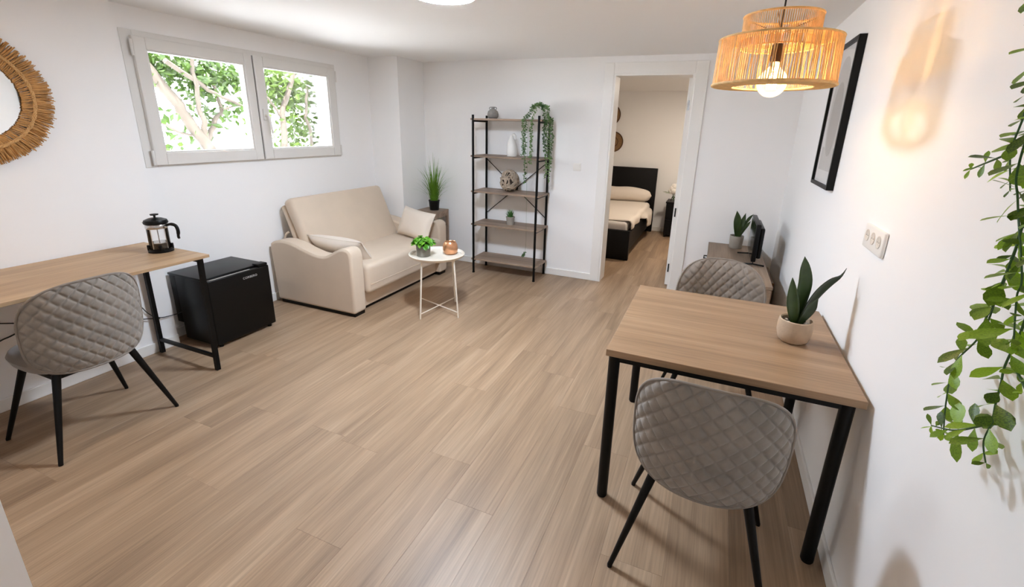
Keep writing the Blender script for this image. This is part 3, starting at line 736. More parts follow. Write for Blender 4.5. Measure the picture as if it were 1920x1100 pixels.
def basil():
    t = thing('potted_basil', 'leafy green basil in a grey pot on the tray table', 'potted plant', (-2.235, 3.205, 0.514))
    MB().lathe([(0.0, 0), (0.052, 0), (0.056, 0.004), (0.062, 0.098), (0.058, 0.100), (0.056, 0.085), (0, 0.085)], 32).build('pot', 'greypot', t, smooth=40)
    MB().lathe([(0.0, 0.087), (0.056, 0.087)], 24).build('soil', 'soil', t)
    rng = R(21); st = MB()
    for k in range(110):
        a = rng.uniform(0, 2 * PI); rr = 0.088 * math.sqrt(rng.random()); z = 0.100 + 0.075 * math.sqrt(max(0, 1 - (rr / 0.09) ** 2)) * rng.uniform(0.5, 1)
        p = Vector((rr * math.cos(a), rr * math.sin(a), z))
        st.tube([(p.x * .3, p.y * .3, 0.087), p], 0.0015, 4)
        part(BASIL, 'leaf', t, p - Vector((0.02 * math.cos(a), 0.02 * math.sin(a), 0)), (rng.uniform(-.5, .5), rng.uniform(-.35, .5), a + rng.uniform(-.7, .7)), [rng.uniform(.040, .056)] * 3)
    st.build('stems', 'vinestem', t, smooth=60, kind='stuff')
basil()
t = thing('candle_holder', 'copper tinted glass candle holder on the tray table', 'candle holder', (-2.07, 3.375, 0.514))
MB().lathe([(0.0, 0), (0.045, 0), (0.060, 0.012), (0.067, 0.045), (0.063, 0.085), (0.050, 0.108), (0.047, 0.112), (0.044, 0.108), (0.057, 0.08), (0.060, 0.045), (0.05, 0.016), (0, 0.012)], 36).build('bowl', 'copper', t, smooth=60)
MB().lathe([(0.0, 0.013), (0.046, 0.015), (0.054, 0.040), (0.0, 0.042)], 28).build('candle', 'pillow', t, smooth=40)
MB().cyl((0, 0, 0.042), (0.002, 0, 0.054), 0.0012, n=6).build('wick', 'dark', t)

# ------------------------------------------------------------------ corner plant stand and grass
t = thing('plant_stand', 'small square wooden stand in the corner by the sofa', 'stand', (-3.03, 4.555, 0))
MB().box(-0.145, 0.145, -0.13, 0.13, 0.622, 0.645).build('top', 'greywood', t, bevel=0.002)
MB().box(-0.13, 0.13, -0.115, 0.115, 0.44, 0.455).build('shelf', 'greywood', t, bevel=0.002)
for sx in (-1, 1):
    for sy in (-1, 1): MB().box(sx * 0.13 - 0.015, sx * 0.13 + 0.015, sy * 0.115 - 0.015, sy * 0.115 + 0.015, 0, 0.622).build('leg', 'greywood', t, bevel=0.002)
for sy in (-1, 1): MB().box(-0.115, 0.115, sy * 0.115 - 0.009, sy * 0.115 + 0.009, 0.57, 0.622).build('apron', 'greywood', t)
for sx in (-1, 1): MB().box(sx * 0.13 - 0.009, sx * 0.13 + 0.009, -0.10, 0.10, 0.57, 0.622).build('apron', 'greywood', t)
def grass_pot(name, label, loc, potm, rt, rb, ph, nb, hmin, hmax, spread, gm, wd, seed, cat='potted plant'):
    t = thing(name, label, cat, loc)
    MB().lathe([(0, 0), (rb, 0), (rt, ph - .012), (rt + .004, ph - .010), (rt + .004, ph), (rt - .004, ph), (rt - .006, ph - .015), (0, ph - .015)], 32).build('pot', potm, t, smooth=40)
    MB().lathe([(0, ph - .013), (rt - .006, ph - .013)], 24).build('soil', 'soil', t)
    rng = R(seed); mb = MB()
    for k in range(nb):
        a = rng.uniform(0, 2 * PI); r0 = rng.uniform(0, rt * .75); out = abs(rng.gauss(0, 1)) * spread; h = rng.uniform(hmin, hmax) * (1 - 0.25 * min(1, out / (2.2 * spread)))
        if math.sin(a) > 0: out = min(out, (BY - 0.02 - loc[1]) / max(.05, math.sin(a)) - r0)
        if math.cos(a) < 0: out = min(out, .20 / max(.05, -math.cos(a)) - r0)
        d = Vector((math.cos(a), math.sin(a), 0)); side = Vector((-d.y, d.x, 0)); p0 = d * r0 + Vector((0, 0, ph - .013)); vs = []
        for i in range(6):
            u = i / 5; p = p0 + d * out * (0.45 * u + 0.55 * u ** 2.2) + Vector((0, 0, h * (u - 0.18 * (out / .2) * u ** 3))); ww = wd * (1 - u) ** .7 + .0004
            vs += [p - side * ww, p + side * ww]
        mb.add(vs, [(2 * i, 2 * i + 1, 2 * i + 3, 2 * i + 2) for i in range(5)])
    mb.build('blades', gm, t, smooth=60, kind='stuff')
    return t
grass_pot('potted_grass', 'tall spiky green grass in a black pot on the corner stand', (-3.00, 4.555, 0.645), 'blackplastic', 0.062, 0.052, 0.115, 170, .20, .57, .16, 'grass', .0040, 4)

# ------------------------------------------------------------------ open shelf
def shelf():
    x0, x1, y0, y1 = -2.405, -1.668, 4.415, 4.730; H = 1.715
    t = thing('open_shelf', 'black steel shelf unit with five grey brown boards', 'shelf', ((x0 + x1) / 2, (y0 + y1) / 2, 0))
    for x in (x0, x1):
        for y in (y0, y1):
            p = MB().cyl((x, y, 0.01), (x, y, H), 0.0125, n=14).build('post', 'black', t, smooth=50, world=True)
            MB().cyl((x, y, 0), (x, y, 0.012), 0.015, n=14).shift((-t.location.x, -t.location.y, 0)).build('foot', 'blackplastic', p, smooth=50)
    for z in (1.680, 1.305, 0.930, 0.568, 0.168):
        b = MB().box(x0 - 0.028, x1 + 0.028, y0 - 0.004, y1 + 0.004, z - 0.018, z).build('shelf_board', 'greywood', t, bevel=0.0015, world=True)
        for x in (x0, x1): MB().box(x - 0.008, x + 0.008, y0, y1, z - 0.036, z - 0.018).shift((-t.location.x, -t.location.y, 0)).build('bracket', 'black', b)
    for xa, xb in ((x0, x1), (x1, x0)): MB().tube([(xa, y1 + 0.006, 1.255), (xb, y1 + 0.006, 0.640)], 0.0045, 8).build('brace', 'black', t, smooth=60, world=True)
    MB().cyl(((x0 + x1) / 2, y1 - 0.004, 0.9475), ((x0 + x1) / 2, y1 + 0.012, 0.9475), 0.022, n=16).build('brace_hub', 'black', t, smooth=50, world=True)
shelf()
t = thing('bottle_vase', 'small grey stoneware bottle vase on the top shelf', 'vase', (-2.255, 4.58, 1.680))
MB().lathe([(0, 0), (0.040, 0), (0.056, 0.020), (0.060, 0.045), (0.052, 0.075), (0.030, 0.094), (0.018, 0.100), (0.017, 0.112), (0.022, 0.120), (0.017, 0.121), (0.012, 0.110), (0.012, 0.10), (0, 0.09)], 32).build('body', 'greyceramic', t, smooth=60)
for a in (0.4, 0.4 + PI):
    c, s_ = math.cos(a), math.sin(a)
    MB().tube(interp([(0.018 * c, 0.018 * s_, 0.115), (0.034 * c, 0.034 * s_, 0.114), (0.036 * c, 0.036 * s_, 0.100), (0.028 * c, 0.028 * s_, 0.092)], 10), 0.004, 6).build('ear', 'greyceramic', t, smooth=60)
t = thing('white_vase', 'tall white ceramic vase on the second shelf', 'vase', (-2.02, 4.57, 1.305))
def wv(u, v):
    a = 2 * PI * u; z = 0.215 * v
    r = [0.050, 0.057, 0.058, 0.057, 0.055, 0.052, 0.047, 0.040, 0.030, 0.020, 0.019]; i = min(9, int(v * 10)); f = v * 10 - i; rr = r[i] * (1 - f) + r[i + 1] * f
    rr *= 1 + 0.07 * math.cos(2 * a + 1) * math.sin(PI * v) + 0.03 * math.cos(3 * a)
    return (rr * math.cos(a) - 0.012 * v * v, rr * math.sin(a), z)
mb = MB().grid(wv, 32, 20); mb.add([wv(k / 32, 0) for k in range(32)], [tuple(range(32))]); mb.build('body', 'whiteceramic', t, smooth=50)
MB().tube(interp([(-0.012, 0, 0.205), (0.012, 0, 0.226), (0.034, 0, 0.212), (0.040, 0, 0.175)], 14), [0.011] * 7 + [0.008] * 7, 8).build('lip', 'whiteceramic', t, smooth=60)
def wicker():
    t = thing('wicker_ball', 'round tangled grey wicker ball on the middle shelf', 'ornament', (-2.04, 4.56, 0.930))
    MB().lathe([(0, 0.012), (0.050, 0.012), (0.076, 0.06), (0.080, 0.115), (0.070, 0.165), (0.042, 0.198), (0.032, 0.200), (0.030, 0.19), (0, 0.16)], 28).build('core', 'wickerdark', t, smooth=60)
    rng = R(9); mb = MB()
    for k in range(62):
        ax = Vector((rng.gauss(0, 1), rng.gauss(0, 1), rng.gauss(0, 1))).normalized(); u = ax.orthogonal().normalized(); v = ax.cross(u); a0 = rng.uniform(0, 6.3); n = 16; span = rng.uniform(1.2, 2.6); pts = []
        for i in range(n):
            a = a0 + span * i / (n - 1); d = u * math.cos(a) + v * math.sin(a); d = (d + ax * 0.35 * math.sin(3 * a + k)).normalized(); rr = 0.090 + rng.uniform(-.003, .003) + 0.010 * (k % 3) / 2
            p = Vector((d.x * rr, d.y * rr, 0.117 + d.z * 0.112))
            p.z = max(0.006, p.z); pts.append(p)
        mb.tube(pts, [0.0022] + [rng.uniform(.0055, .009)] * (n - 2) + [0.0022], 6)
    mb.build('woven_twigs', 'wicker', t, smooth=60, kind='stuff')
wicker()
grass_pot('potted_succulent', 'small tufted green plant in a grey pot on the fourth shelf', (-2.025, 4.57, 0.568), 'concrete', 0.046, 0.040, 0.088, 130, .05, .10, .025, 'frond', .0032, 8)
def trailing():
    c = Vector((-1.745, 4.60, 1.680))
    t = thing('trailing_plant', 'trailing plant in a white pot spilling over the top shelf', 'potted plant', c)
    MB().lathe([(0, 0), (0.060, 0), (0.072, 0.02), (0.076, 0.12), (0.072, 0.125), (0.068, 0.11), (0, 0.108)], 32).build('pot', 'whiteceramic', t, smooth=40)
    MB().lathe([(0, 0.110), (0.067, 0.110)], 24).build('soil', 'soil', t)
    rng = R(14)
    def leaf(mb, p, s):
        d = Vector((rng.uniform(-1, 1), rng.uniform(-1, 1), rng.uniform(-.8, .5))).normalized(); n = d.orthogonal().normalized(); wv_ = d.cross(n) * s * .42
        mb.add([p, p + d * s * .5 + wv_, p + d * s, p + d * s * .5 - wv_, p + d * s * .5 + n * s * .15], [(0, 1, 4), (1, 2, 4), (2, 3, 4), (3, 0, 4)])
    mb = MB()
    for k in range(330):
        a = rng.uniform(0, 2 * PI); r = 0.078 * math.sqrt(rng.random()); leaf(mb, Vector((r * math.cos(a), r * math.sin(a), 0.120 + 0.045 * (1 - (r / .075) ** 2) * rng.uniform(.4, 1.1))), rng.uniform(.014, .024))
    mb.build('leaf_mound', 'pearls', t, kind='stuff')
    # (x, y) where each strand drops and how far below the shelf it ends; all hang free of the boards
    ends = [(-1.800, 4.385, 0.62), (-1.825, 4.388, 0.34), (-1.735, 4.383, 0.42), (-1.615, 4.50, 0.56), (-1.605, 4.57, 0.62), (-1.612, 4.64, 0.44), (-1.618, 4.45, 0.30)]
    for x, y, drop in ends:
        d = Vector((x, y, 0)) - Vector((c.x, c.y, 0)); s = d.normalized()
        P = [Vector((0, 0, .115)), s * .07 + Vector((0, 0, .138)), s * .10 + Vector((0, 0, .11)), d * .75 + Vector((0, 0, .045)), d + Vector((0, 0, 0.0))]
        for k in range(1, 9): P.append(d + Vector((rng.uniform(-.008, .008), rng.uniform(-.004, .004), -drop * k / 8)))
        Q = interp(P, 60); mb = MB().tube(Q, 0.0014, 4)
        for q in Q[6:]:
            for _ in range(3 if q.z < 0.03 else 2): leaf(mb, q + Vector((rng.uniform(-.007, .007), rng.uniform(-.007, .007), 0)), rng.uniform(.016, .028))
        mb.build('trailing_vine', 'pearls', t)
    d = Vector((-1.765, 4.378, 0)) - Vector((c.x, c.y, 0))
    P = interp([Vector((0, 0, .115)), d * .5 + Vector((0, 0, .10)), d + Vector((0, 0, -.02)), d + Vector((0, 0, -.6)), d + Vector((.01, 0, -1.25)), d + Vector((-.02, 0, -1.40))], 50)
    mb = MB().tube(P, 0.0009, 4)
    for q in P[-7:]:
        for _ in range(6): leaf(mb, q, rng.uniform(.016, .026))
    mb.build('trailing_vine', 'pearls', t)
trailing()

# wall switch
t = thing('light_switch', 'small white square light switch on the back wall', 'switch', (-1.352, BY, 1.219))
MB().box(-0.042, 0.042, -0.009, 0, -0.040, 0.040).build('plate', 'plate', t, bevel=0.003)
MB().box(-0.028, 0.028, -0.014, -0.009, -0.027, 0.027).build('rocker', 'plate', t, bevel=0.002)

# ------------------------------------------------------------------ bedroom
def bed():
    x0, x1, y0, y1 = -1.92, -0.895, 5.735, 7.80
    t = thing('bed', 'black framed bed with cream linen in the bedroom', 'bed', ((x0 + x1) / 2, (y0 + y1) / 2, 0))
    MB().rbox(x0, x1 + 0.035, y1 - 0.085, y1 - 0.02, 0, 1.03, 0.008).build('headboard', 'bedblack', t, smooth=40, world=True)
    MB().rbox(x0, x1, y0, y0 + 0.06, 0.0, 0.385, 0.006).build('footboard', 'bedblack', t, smooth=40, world=True)
    for x in (x0, x1 - 0.05): MB().box(x, x + 0.05, y0 + 0.06, y1 - 0.085, 0.12, 0.370).build('side_rail', 'bedblack', t, bevel=0.004, world=True)
    MB().box(x0 + 0.05, x1 - 0.05, y0 + 0.06, y1 - 0.09, 0.20, 0.24).build('slat_base', 'bedblack', t, world=True)
    MB().rbox(x0 + 0.055, x1 - 0.055, y0 + 0.065, y1 - 0.095, 0.24, 0.475, 0.05, 4).build('mattress', 'mattress', t, smooth=60, world=True)
bed()
def bedspread():
    t = thing('bedspread', 'cream bedspread laid over the bed', 'bedding', (-1.40, 6.75, 0.48))
    x0, x1 = -1.86, -0.925; rng = R(2)
    def fn(u, v):
        y = 5.87 + (7.52 - 5.87) * v
        s = u * (1 + .30) ; wdt = x1 - x0
        if s <= 1: return (x0 + wdt * s + 1.40, y - 6.75, 0.487 + 0.012 * math.sin(9 * y + 4 * s) * s - 0.48)
        d = (s - 1) * wdt; hang = min(d, 0.10 + 0.34 * max(0, (v - .55) / .45) ** .7)
        if v < .45: hang = min(d, 0.11)
        return (x1 + 0.018 * min(1, d / .03) + 0.012 * math.sin(24 * v) * min(1, d / .1) + 1.40 + (0.058 if hang > .08 and v > .5 else 0.0) * min(1, d / .12), y - 6.75, 0.487 - hang - 0.48)
    o = MB().grid(fn, 44, 40).build('cover', 'linen', t, smooth=180)
    md = o.modifiers.new('Solidify', 'SOLIDIFY'); md.thickness = 0.012; md.offset = 1
    t2 = thing('bolster', 'long cream bolster pillow against the black headboard', 'pillow', (-1.37, 7.60, 0.605))
    def bf(u, v):
        a = 2 * PI * v; x = -0.47 + 0.94 * u; e = (1 - abs(2 * u - 1) ** 5) ** .5 if 0 < u < 1 else 0.02
        return (x, 0.105 * e * math.cos(a), 0.118 * e * math.sin(a) + 0.006 * math.sin(14 * x))
    MB().grid(bf, 30, 20).build('cover', 'linen', t2, smooth=180)
bedspread()
t = thing('nightstand', 'narrow black nightstand beside the bed', 'nightstand', (-0.45, 7.60, 0))
MB().box(-0.19, 0.19, -0.17, 0.19, 0.03, 0.535).build('body', 'bedblack', t, bevel=0.003)
MB().box(-0.20, 0.20, -0.185, 0.20, 0.535, 0.558).build('top', 'bedblack', t, bevel=0.003)
for z in (0.06, 0.30):
    d = MB().box(-0.178, 0.178, -0.186, -0.170, z, z + 0.22).build('drawer', 'bedblack', t, bevel=0.003)
    MB().cyl((0, -0.186, z + .11), (0, -0.205, z + .11), 0.010, n=10).build('knob', 'black', d, smooth=50)
for sx in (-1, 1):
    for y in (-0.15, 0.17): MB().box(sx * .17 - .015, sx * .17 + .015, y - .015, y + .015, 0, 0.03).build('leg', 'bedblack', t)
def flowers():
    t = thing('flower_vase', 'white blossoms in a small vase on the nightstand', 'vase', (-0.555, 7.52, 0.558))
    MB().lathe([(0, 0), (0.030, 0), (0.038, 0.02), (0.026, 0.06), (0.022, 0.075), (0.018, 0.075), (0.02, 0.06), (0, 0.01)], 24).build('vase', 'glass', t, smooth=50)
    rng = R(6); st = MB()
    for k, (x, z, s) in enumerate([(0, .17, .075), (-.04, .15, .05), (.045, .16, .055), (.01, .225, .06), (-.02, .2, .05)]):
        st.tube([(0, 0, .01), (x * .3, 0, .08), (x, 0, z)], .003, 5)
        mb = MB()
        for j in range(7):
            a = j * 0.9; mb.ball((x + s * .35 * math.cos(a), s * .35 * math.sin(a), z + s * .25 * math.sin(2.2 * a)), s * .6, s * .5, s * .6, 10, 6)
        mb.build('blossom', 'petal', t, smooth=180)
    st.build('stems', 'vinestem', t, smooth=60)
    for a, dx in ((PI - .2, -.05), (PI + .25, -.07), (PI + .1, -.03)):
        part(VINE, 'leaf', t, (dx, -.02, .11 + .04 * abs(dx) * 10), (0, -.15, a), [.10] * 3)
flowers()
def woven_plate(z, x, r, label):
    t = thing('woven_plate', label, 'wall decor', (x, BEDY, z), group='woven wall plates'); 
    mb = MB()
    k = 0; rr = 0.012
    while rr < r - .008:
        mb.tube([(rr * math.cos(a), -0.010 - 0.020 * (rr / r) ** 2, rr * math.sin(a)) for a in [2 * PI * i / 40 for i in range(41)]], 0.0062, 6, False); rr += 0.010
    o = mb.build('coils', 'weave', t, smooth=60)
    MB().tube([(r * math.cos(a), -0.032, r * math.sin(a)) for a in [2 * PI * i / 48 for i in range(49)]], 0.009, 8, False).build('rim', 'weave_dark', t, smooth=60)
    MB().tube([(r * .48 * math.cos(a), -0.021, r * .48 * math.sin(a)) for a in [2 * PI * i / 40 for i in range(41)]], 0.007, 8, False).build('band', 'weave_dark', t, smooth=60)
woven_plate(1.418, -1.628, 0.155, 'lower round woven plate on the bedroom wall')
woven_plate(1.838, -1.715, 0.165, 'upper round woven plate on the bedroom wall')

# ------------------------------------------------------------------ tv bench corner
def bench():
    x0, x1, y0, y1, T = 0.030, 0.478, 3.46, 4.735, 0.580
    t = thing('tv_bench', 'low wooden tv bench with black handles in the back corner', 'tv bench', ((x0 + x1) / 2, (y0 + y1) / 2, 0))
    MB().box(x0, x1, y0, y1, T - 0.022, T).build('top', 'benchwood', t, bevel=0.002, world=True)
    MB().box(x0 + 0.02, x1 - 0.004, y0 + 0.006, y1 - 0.006, 0.12, T - 0.022).build('body', 'benchwood', t, world=True)
    n = 3; wd = (y1 - y0 - 0.02) / n
    for k in range(n):
        ya = y0 + 0.01 + k * wd
        d = MB().box(x0 + 0.004, x0 + 0.0195, ya + 0.003, ya + wd - 0.003, 0.128, T - 0.028).build('drawer', 'benchwood', t, bevel=0.0015, world=True)
        l = t.location; yc = ya + wd / 2
        MB().tube([(x0 + 0.006, yc - .05, T - .10), (x0 - 0.024, yc - .05, T - .10), (x0 - 0.024, yc + .05, T - .10), (x0 + 0.006, yc + .05, T - .10)], 0.006, 6).shift((-l.x, -l.y, 0)).build('handle', 'black', d)
    for x in (x0 + .05, x1 - .04):
        for y in (y0 + .06, y1 - .06): MB().cyl((x, y, 0), (x, y, 0.12), 0.012, 0.018, 12).build('leg', 'black', t, smooth=50, world=True)
bench()
t = thing('television', 'small black flat television seen edge on, on the bench', 'television', (0.375, 4.20, 0.580))
MB().rbox(-0.022, 0.012, -0.255, 0.255, 0.045, 0.345, 0.006).build('panel', 'blackplastic', t, smooth=40)
MB().rbox(0.010, 0.045, -0.235, 0.20, 0.07, 0.315, 0.012).build('rear_housing', 'blackplastic', t, smooth=40)
MB().box(-0.0235, -0.0215, -0.245, 0.245, 0.062, 0.335).build('screen', mat('black screen glass', (10, 11, 13), 0.12), t)
for y in (-0.19, 0.19):
    MB().tube([(-0.10, y, 0.007), (0.0, y, 0.014), (0.0, y, 0.05), (0.0, y, 0.014), (0.085, y, 0.007)], 0.0065, 8).build('foot', 'blackplastic', t, smooth=60)
o = MB().box(0.505, 0.582, 4.20, 4.72, 0.0, 0.40).build('wooden_box', 'benchwood', None, bevel=0.003)
tag(o, 'narrow wooden box between the tv bench and the wall', 'box')

def blade(cl, ws, face, cup=0.25, n=18):
    """A leaf strip along a centre line with half widths ws, its face turned towards the given direction."""
    P = interp(cl, n); W = interp([(w_, 0, 0) for w_ in ws], n); face = Vector(face).normalized(); rows = []
    for i in range(n):
        tg = (P[min(i + 1, n - 1)] - P[max(i - 1, 0)]).normalized(); sd = tg.cross(face).normalized(); fn = sd.cross(tg).normalized()
        hw = max(0.0006, W[i].x)
        rows.append([P[i] + sd * hw * k / 3 + fn * cup * hw * (k / 3) ** 2 for k in range(-3, 4)])
    return MB().grid(lambda u, v: rows[round(v * (n - 1))][round(u * 6)], 6, n - 1)
RV = Vector((0.9255, 0.3788, 0))
def snake_plant(label, loc, pot, potm, leaves):
    """Leaves are (list of (sideways, height, depth) in metres from the soil centre, half widths, turn of the face)."""
    t = thing('snake_plant', label, 'potted plant', loc)
    MB().lathe(pot, 40).build('pot', potm, t, smooth=40)
    zs = pot[-1][1]; rs = pot[-2][0]
    MB().lathe([(0, zs + .002), (rs * 0.98, zs + .002)], 28).build('soil', 'soil', t)
    DV = Vector((-0.3788, 0.9255, 0))
    for pts, ws, turn in leaves:
        cl = [RV * a + DV * d + Vector((0, 0, h)) for a, h, d in pts]
        f = Matrix.Rotation(turn, 3, 'Z') @ (-DV)
        o = blade(cl, ws, f).build('leaf', 'snake', t, smooth=180); o.location = (0, 0, zs)
        md = o.modifiers.new('Solidify', 'SOLIDIFY'); md.thickness = 0.002
    return t, zs, rs
tt, zs, rs = snake_plant('dark snake plant in a sand coloured pot on the dining table', (0.405, 2.135, 0.745),
    [(0, 0), (0.046, 0), (0.058, 0.010), (0.067, 0.045), (0.0675, 0.075), (0.064, 0.100), (0.060, 0.103), (0.056, 0.098), (0.059, 0.082), (0.0, 0.080)], 'tanpot',
    [([(.004, 0, .012), (.010, .10, .020), (.012, .18, .022), (-.002, .25, .020), (-.010, .295, .018)], [.015, .030, .033, .022, .0005], .15),
     ([(-.008, 0, -.006), (-.030, .07, -.010), (-.040, .12, -.006), (-.046, .17, .0), (-.050, .205, .004)], [.013, .023, .022, .012, .0005], -.2),
     ([(.004, 0, -.012), (.022, .05, -.018), (.042, .09, -.018), (.064, .122, -.014)], [.012, .024, .024, .0005], .25),
     ([(.012, 0, .004), (.040, .09, .004), (.066, .15, .0), (.100, .195, -.006), (.135, .222, -.010), (.152, .258, -.012)], [.014, .022, .025, .020, .008, .0005], .35),
     ([(-.004, 0, .010), (-.018, .08, .014), (-.024, .15, .020)], [.012, .018, .0005], .1)])
rng = R(30)
for k in range(16):
    a = rng.uniform(0, 2 * PI); r = rng.uniform(.028, .048)
    part(MB().ball((0, 0, 0), .009, .007, .005, 8, 5).mesh('pebble', 'pebble', 180) if k == 0 else PEB, 'pebble', tt, (r * math.cos(a), r * math.sin(a), zs + .005), (0, 0, a))
    if k == 0: PEB = kids(tt)[-1].data if kids(tt)[-1].name.startswith('pebble') else [c for c in kids(tt) if c.name.startswith('pebble')][0].data
snake_plant('small snake plant in a grey concrete pot on the tv bench', (0.262, 4.60, 0.580),
    [(0, 0), (0.050, 0), (0.055, 0.006), (0.060, 0.095), (0.061, 0.115), (0.060, 0.118), (0.055, 0.117), (0.054, 0.110), (0.054, 0.104), (0.0, 0.102)], 'concrete',
    [([(-.004, 0, 0), (-.018, .10, .004), (-.022, .17, .008), (-.034, .245, .006)], [.016, .034, .036, .0005], .2),
     ([(.008, 0, .004), (.028, .10, .008), (.040, .16, .01), (.052, .225, .01)], [.014, .022, .020, .0005], -.4),
     ([(.012, 0, -.006), (.045, .08, -.01), (.075, .125, -.01), (.098, .155, -.01)], [.013, .020, .017, .0005], .4),
     ([(.014, 0, .008), (.060, .12, .012), (.090, .175, .014), (.125, .215, .014)], [.008, .012, .016, .0005], .2),
     ([(-.006, 0, -.010), (-.002, .07, -.016), (.004, .13, -.018)], [.014, .024, .0005], .1)])

# ------------------------------------------------------------------ picture and sockets on the right wall
def picture():
    y0, y1, z0, z1, d = 2.945, 3.425, 1.318, 2.090, 0.036
    t = thing('framed_print', 'tall black framed abstract print on the right wall', 'picture', (RX, (y0 + y1) / 2, (z0 + z1) / 2))
    fw = 0.020; X0 = RX - d; X1 = RX - 0.001
    MB().box(X0, X1, y0, y0 + fw, z0, z1).build('frame_side', 'black', t, bevel=0.001, world=True)
    MB().box(X0, X1, y1 - fw, y1, z0, z1).build('frame_side', 'black', t, bevel=0.001, world=True)
    MB().box(X0, X1, y0 + fw, y1 - fw, z0, z0 + fw).build('frame_rail', 'black', t, bevel=0.001, world=True)
    MB().box(X0, X1, y0 + fw, y1 - fw, z1 - fw, z1).build('frame_rail', 'black', t, bevel=0.001, world=True)
    b = MB().box(RX - 0.020, RX - 0.006, y0 + fw, y1 - fw, z0 + fw, z1 - fw).build('mount_board', 'paper', t, world=True)
    def oval(yc, zc, ry, rz, x, m, nn=2.6):
        pts = []
        for k in range(48):
            a = 2 * PI * k / 48; c, s_ = math.cos(a), math.sin(a); r = (abs(c) ** nn + abs(s_) ** nn) ** (-1 / nn); pts.append((yc + ry * r * c, zc + rz * r * s_))
        l = t.location
        MB().prism(pts, 'x', x, RX - 0.0195).shift((-l.x, -l.y, -l.z)).build('print_shape', m, b)
    ym = (y0 + y1) / 2
    MB().box(RX - 0.0206, RX - 0.0195, y0 + 0.06, y1 - 0.06, z0 + 0.09, z0 + 0.22).shift((-t.location.x, -t.location.y, -t.location.z)).build('print_shape', 'print1', b)
    oval(ym, z0 + 0.43, 0.165, 0.27, RX - 0.0208, 'print1', 2.2); oval(ym + 0.005, z0 + 0.37, 0.115, 0.20, RX - 0.0212, 'print2', 2.2)
    MB().box(RX - 0.030, RX - 0.028, y0 + fw, y1 - fw, z0 + fw, z1 - fw).build('glass', 'picglass', t, world=True)
picture()
t = thing('wall_socket', 'white triple socket plate on the right wall', 'socket', (RX, 2.085, 1.228))
MB().rbox(-0.014, -0.001, -0.116, 0.116, -0.046, 0.046, 0.004).build('plate', 'plate', t, smooth=40)
for y in (-0.071, 0, 0.071):
    o = MB().add(*(lambda vs, fs: (vs, fs))(*[[], []]))
    mb = MB().lathe([(0.0235, 0.0), (0.0235, 0.0022), (0.020, 0.0024), (0.0185, 0.0012), (0.0, 0.0010)], 28)
    s_ = mb.build('socket_well', 'plate_in', t, smooth=40); s_.location = (-0.014, y, 0.004); s_.rotation_euler = (0, -PI / 2, 0)
    for dy in (-.0095, .0095):
        MB().cyl((dy * 0, dy, .0008), (0, dy, .0020), 0.0016, n=10).build('pin_hole', 'dark', s_)

